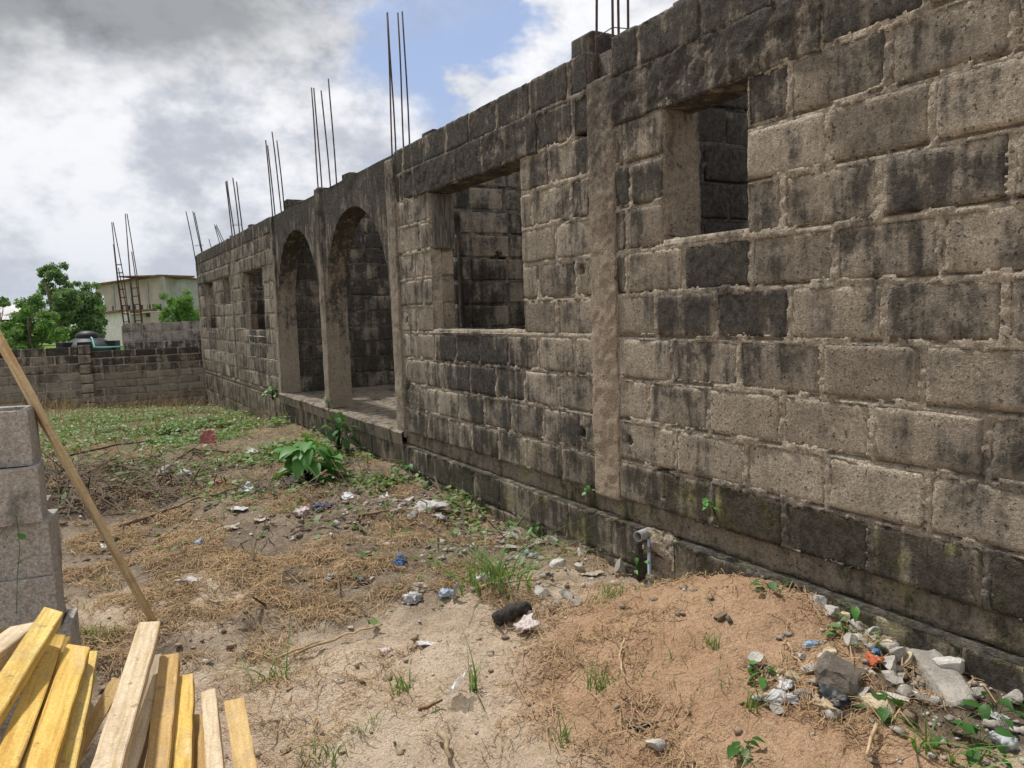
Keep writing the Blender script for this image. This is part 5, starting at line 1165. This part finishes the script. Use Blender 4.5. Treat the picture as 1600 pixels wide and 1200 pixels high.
for i, (px, py, s_) in enumerate([(1345, 1000, .07), (1365, 1000, .06), (1390, 1020, .08), (1420, 1040, .09), (1440, 1045, .07), (1300, 1020, .07), (1285, 1035, .06), (1265, 1050, .07), (1350, 1090, .08), (1420, 1080, .07), (1440, 1095, .08), (1500, 1075, .08), (1515, 1060, .06), (1340, 960, .06), (1360, 985, .05), (1470, 1025, .07), (1250, 1030, .05), (1395, 1065, .07), (1530, 1090, .06), (1275, 1068, .06)]):
    stone(px, py, (s_*random.uniform(.9, 1.5), s_*random.uniform(.8, 1.2), s_*random.uniform(.5, .8)), random.choice((GY1, GY2, GY1, WH, CRE)), 'broken concrete '+FRL[i], 1300+i, rz=random.uniform(0, 3), tilt=random.uniform(-.4, .4))
stone(1312, 1066, (.21, .16, .11), (.20, .175, .15), 'large dark mossy boulder in the rubble heap', 1101, 3, .25, .5, .35, boxy=True)
stone(1470, 1078, (.15, .30, .07), (.40, .375, .34), 'big flat grey slab lying slanted in the rubble', 1102, 2, .1, -.5, .25, boxy=True)
def scrap(name, px, py, size, col_, lab, seed, kind='paper', mat=None, cat=None, up=0.):
    size = (size[0]*.86, size[1]*.86)
    """crumpled bag, ball or sheet of paper, film or cloth"""
    g_ = G(px, py); r2 = np.random.default_rng(seed); th = r2.random()*6.28; c, s = math.cos(th), math.sin(th)
    if kind == 'crumple':
        v, f = lump((0, 0, 0), (1, 1, 1), seed, 4, .7, 3); q = seed*.37
        k = .9*np.abs(fbm(v[:, 0]*2.2+q, v[:, 1]*2.2, v[:, 2]*2.2, 2, 7))+.55*np.abs(fbm(v[:, 0]*5.5+q, v[:, 1]*5.5, v[:, 2]*5.5, 2, 17))
        v = v*(.72+.85*k)[:, None]; hz = min(size)*(.30+.45*up); v = v*np.array([size[0]*.5, size[1]*.5, hz])
        v[:, 2] = np.where(v[:, 2] < -.25*hz, -.25*hz+.15*(v[:, 2]+.25*hz), v[:, 2])+.2*hz; f = np.array(f)
    else:
        n = 17; u = np.linspace(-.5, .5, n); U, Vv = np.meshgrid(u, u)
        x = U*size[0]*(1+.8*vn(Vv*3.5, seed*.7+U, 1)); y = Vv*size[1]*(1+.8*vn(U*3.5, seed*.9+Vv, 2))
        z = min(size)*(.45*np.abs(fbm(U*2.6+seed, Vv*2.6, 0, 3, seed % 83))+.12*np.abs(U*math.cos(seed)+Vv*math.sin(seed))+.16*np.abs(vn(U*7, Vv*7, seed)))
        if up: z = z+up*(Vv+.5)*size[1]; y = y*(1-.6*up)
        v = np.stack([x, y, z], 2).reshape(-1, 3); f = gridfaces(n, n)
    v = np.stack([v[:, 0]*c-v[:, 1]*s, v[:, 0]*s+v[:, 1]*c, v[:, 2]], 1)
    o = mk(name, v, f, mat or M_litter, None, False, (min(g_[0], -.06), g_[1], g_[2]+.004))
    if kind != 'crumple': so_ = o.modifiers.new('thickness', 'SOLIDIFY'); so_.thickness = .002
    o.color = (*[q*.74 for q in col_], 1); tag(o, lab, cat or 'litter', 'litter in the yard'); return o
LW, LG, LB, LBL, LR, LP, LCR = (.72, .72, .71), (.48, .48, .47), (.10, .20, .46), (.36, .50, .68), (.36, .085, .06), (.66, .53, .49), (.64, .54, .42)
for i, a in enumerate([
    ('wrapper', 625, 884, (.10, .13), LB, 'bright blue wrapper standing up in the middle of the yard', 'crumple', .9), ('torn_paper', 822, 990, (.15, .13), (.72, .62, .58), 'pinkish white torn paper beside the charred log', 'paper', .35),
    ('carton', 600, 1024, (.11, .09), LP, 'crushed pink and white carton in the foreground', 'crumple', .3), ('paper_strip', 668, 1010, (.16, .05), LW, 'narrow white strip left of the upright tuft', 'paper', 0),
    ('plastic_film', 645, 942, (.17, .12), (.60, .59, .57), 'greyish white plastic film in the centre litter', 'crumple', 0), ('paper_ball', 655, 920, (.20, .12), LCR, 'beige crumpled paper above the plastic film', 'crumple', 0),
    ('cup', 698, 934, (.10, .09), (.45, .55, .68), 'pale blue crushed cup left of the grass clump', 'crumple', .3), ('card', 712, 938, (.05, .10), LW, 'narrow white card sticking up beside the blue cup', 'paper', 1.),
    ('plastic_bag', 385, 768, (.28, .20), LW, 'white plastic bag at the far edge of the straw', 'crumple', .2), ('red_basin', 340, 762, (.26, .16), LR, 'dark red curved plastic fragment near the white bag', 'crumple', .3),
    ('red_scrap', 326, 695, (.22, .2), (.42, .12, .09), 'faded red scrap standing in the green weeds', 'paper', .9), ('cloth', 256, 745, (.16, .26), (.48, .38, .37), 'dusty pink cloth caught on the brushwood', 'crumple', .8),
    ('plastic_film', 292, 745, (.28, .16), LG, 'grey plastic sheet in the brushwood heap', 'crumple', .1), ('plastic_bag', 398, 712, (.34, .22), (.60, .58, .53), 'off-white bags half buried in the green weeds', 'crumple', .1),
    ('plastic_bag', 460, 760, (.24, .22), (.66, .66, .64), 'shiny white bag under the broad-leaved plant', 'crumple', .4), ('dark_cloth', 505, 793, (.26, .14), (.075, .085, .15), 'dark blue cloth in front of the broad-leaved plant', 'crumple', 0),
    ('paper_ball', 524, 822, (.10, .08), LW, 'small white ball of paper below the dark cloth', 'crumple', .2), ('sack', 672, 800, (.42, .22), (.55, .52, .48), 'large dirty white sack against the plinth weeds', 'crumple', 0),
    ('paper_scrap', 600, 778, (.22, .10), LW, 'white flat scrap between the plant and the sack', 'paper', 0), ('wrapper', 312, 852, (.13, .10), LBL, 'light blue wrapper on the straw mat', 'crumple', .2),
    ('black_shoe', 176, 846, (.24, .11), (.02, .02, .023), 'black rubber scrap beside the leaning plank', 'crumple', .1), ('paper_scrap', 165, 856, (.12, .07), LW, 'white scrap next to the black rubber', 'paper', .1),
    ('paper_scrap', 374, 797, (.18, .10), LW, 'torn white paper on the bare soil right of the straw', 'paper', 0), ('paper_scrap', 408, 814, (.14, .06), LCR, 'cream scrap right of the torn white paper', 'paper', 0), ('paper_scrap', 362, 827, (.11, .07), LCR, 'cream scrap at the edge of the straw mat', 'paper', .2),
    ('plastic_film', 297, 915, (.22, .10), (.60, .56, .52), 'translucent crumpled film at the near edge of the straw', 'crumple', 0), ('dry_leaf', 334, 942, (.12, .05), (.40, .36, .30), 'grey dry leaf left of centre on the sand', 'paper', .1),
    ('paper_scrap', 615, 852, (.22, .09), LCR, 'pale scrap above the blue wrapper', 'paper', 0), ('wrapper', 828, 868, (.10, .04), (.03, .30, .20), 'little green wrapper below the plinth', 'paper', .1), ('wrapper', 1270, 1010, (.09, .06), LBL, 'pale blue wrapper left of the rubble', 'crumple', 0),
    ('wrapper', 1366, 1040, (.09, .07), (.62, .13, .04), 'orange wrapper in the heart of the rubble', 'crumple', .3), ('wrapper', 1372, 1027, (.07, .04), (.08, .22, .42), 'blue wrapper above the orange one', 'crumple', .3),
    ('foam_piece', 1222, 1095, (.14, .09), (.66, .66, .68), 'white crumpled foil at the left foot of the rubble', 'crumple', .1), ('foam_piece', 1226, 1076, (.06, .10), LW, 'narrow white foam shard above the foil', 'crumple', .4),
    ('coconut_shell', 1286, 1115, (.15, .10), (.56, .42, .26), 'curved tan husk in front of the rubble', 'crumple', .2), ('black_bag', 1306, 1096, (.17, .13), (.060, .060, .064), 'glossy dark grey bag at the foot of the boulder', 'crumple', .2),
    ('clear_bag', 1572, 1165, (.12, .14), (.62, .64, .65), 'shiny clear plastic in the lower right vines', 'crumple', .3), ('blue_strip', 1002, 1140, (.05, .14), (.025, .025, .07), 'dark navy plastic strip on the foreground soil', 'crumple', 0),
    ('paper_scrap', 1560, 1130, (.05, .08), LW, 'small white sliver in the vines at lower right', 'paper', .2), ('paper_scrap', 520, 905, (.14, .09), (.30, .28, .26), 'grey scrap beside the burnt patch', 'crumple', .1), ('black_bag', 570, 912, (.16, .10), (.02, .02, .02), 'burnt black bag in the middle ground', 'crumple', 0),
    ('paper_scrap', 755, 905, (.13, .09), LW, 'white scrap half hidden by the large grass clump', 'crumple', .1), ('paper_scrap', 925, 900, (.18, .07), LCR, 'cream flat piece below the plinth grass', 'paper', 0), ('paper_scrap', 470, 805, (.13, .16), LP, 'pinkish scrap standing left of the dark cloth', 'crumple', .5), ('paper_scrap', 545, 778, (.2, .12), LW, 'white scrap right of the broad-leaved plant', 'crumple', .1), ('paper_scrap', 690, 812, (.16, .10), LG, 'grey paper below the large sack', 'crumple', .1)]):
    nm, px, py, sz, c_, lab, kd, up_ = a
    scrap(nm, px, py, sz, c_, lab, 40+i*7, kd, None, None, up_)
scrap('sachet', 712, 1092, (.15, .13), LW, 'clear plastic sachet leaning by the upright tuft', 777, 'paper', M_clear, 'sachet', .7)
# charred log
p0, p1 = G(775, 980), G(826, 958); mb = MB(); d_ = p1-p0
mb.tube([p0+d_*k+[0, 0, .03+.012*math.sin(math.pi*k)] for k in np.linspace(0, 1, 14)], list(.030+.012*np.sin(np.linspace(.2, 2.9, 14))), 14); _v = mb.v[0]; mb.v[0] = _v+.016*np.stack([fbm(_v[:, 0]*30, _v[:, 1]*30, _v[:, 2]*30, 3, q) for q in (1, 2, 3)], 1); o = mb.build('charred_log', M_char, None, True)
tag(o, 'short charred log lying beside the torn paper', 'log')
# dead branches and sticks
def stick(pp, r, lab, col_, seed, lift=.02):
    pts = [G(*q) for q in pp]; P_ = []
    r2 = random.Random(seed)
    for a, b_ in zip(pts[:-1], pts[1:]):
        for k in np.linspace(0, 1, 6)[:-1]: P_.append(a+(b_-a)*k)
    P_.append(pts[-1]); P_ = [np.array([q[0]+r2.uniform(-.008, .008), q[1]+r2.uniform(-.008, .008), max(q[2], gzf(q[0], q[1]))+lift+r+r2.uniform(-.006, .006)]) for q in P_]
    mb = MB(); mb.tube(P_, list(np.linspace(r, r*.55, len(P_))), 6); o = mb.build('stick', M_stick, None, True); o.color = (*col_, 1); tag(o, lab, 'stick', 'sticks on the ground'); return o
TAN, BRN, BLK = (1.6, 1.5, 1.3), (.8, .75, .7), (.3, .28, .26)
for i, a in enumerate([
    ([(185, 830), (280, 800), (372, 768)], .014, 'longest brown branch slanting across the straw', BRN), ([(82, 766), (160, 768), (236, 752)], .012, 'thin branch left of the brushwood heap', BRN), ([(272, 726), (302, 706), (358, 712)], .014, 'black forked branch by the red scrap', BLK),
    ([(302, 706), (330, 718)], .009, 'black twig off the forked branch', BLK), ([(462, 1030), (540, 1003), (598, 984)], .007, 'long pale stalk in the sandy foreground', TAN), ([(430, 1040), (500, 1010)], .006, 'pale stalk beside the grass tuft by the timbers', TAN),
    ([(976, 1012), (966, 1040), (981, 1076)], .006, 'curved pale twig on the red earth', TAN), ([(655, 1120), (694, 1106)], .008, 'brown stick end by the clear sachet', (.6, .35, .25)), ([(690, 1160), (705, 1200)], .014, 'split grey stick at the bottom edge', (1.2, 1.2, 1.15)),
    ([(555, 815), (610, 803)], .012, 'brown branch among the litter before the sack', BRN), ([(490, 735), (520, 770)], .006, 'pale dry stem leaning from the broad-leaved plant', TAN), ([(260, 765), (278, 752), (290, 738)], .010, 'pale bent branch in the brushwood', TAN),
    ([(100, 720), (180, 700), (260, 690)], .016, 'dark branch at the back of the brushwood', BLK), ([(90, 745), (170, 735), (250, 715)], .012, 'second dark branch lying along the brushwood', BRN), ([(740, 930), (860, 910)], .006, 'dry stem across the large grass clump', TAN), ([(1225, 1010), (1240, 1040), (1262, 1060)], .006, 'thin twig at the left of the rubble', TAN), ([(1370, 1150), (1350, 1200)], .008, 'pale stalk at the bottom edge under the rubble', TAN)]):
    stick(*a, seed=i)
print('blocks', NB[0], 'objects', len(bpy.data.objects), 'tris', sum(len(m.loop_triangles) if m.loop_triangles else sum(len(q.vertices)-2 for q in m.polygons) for m in bpy.data.meshes))
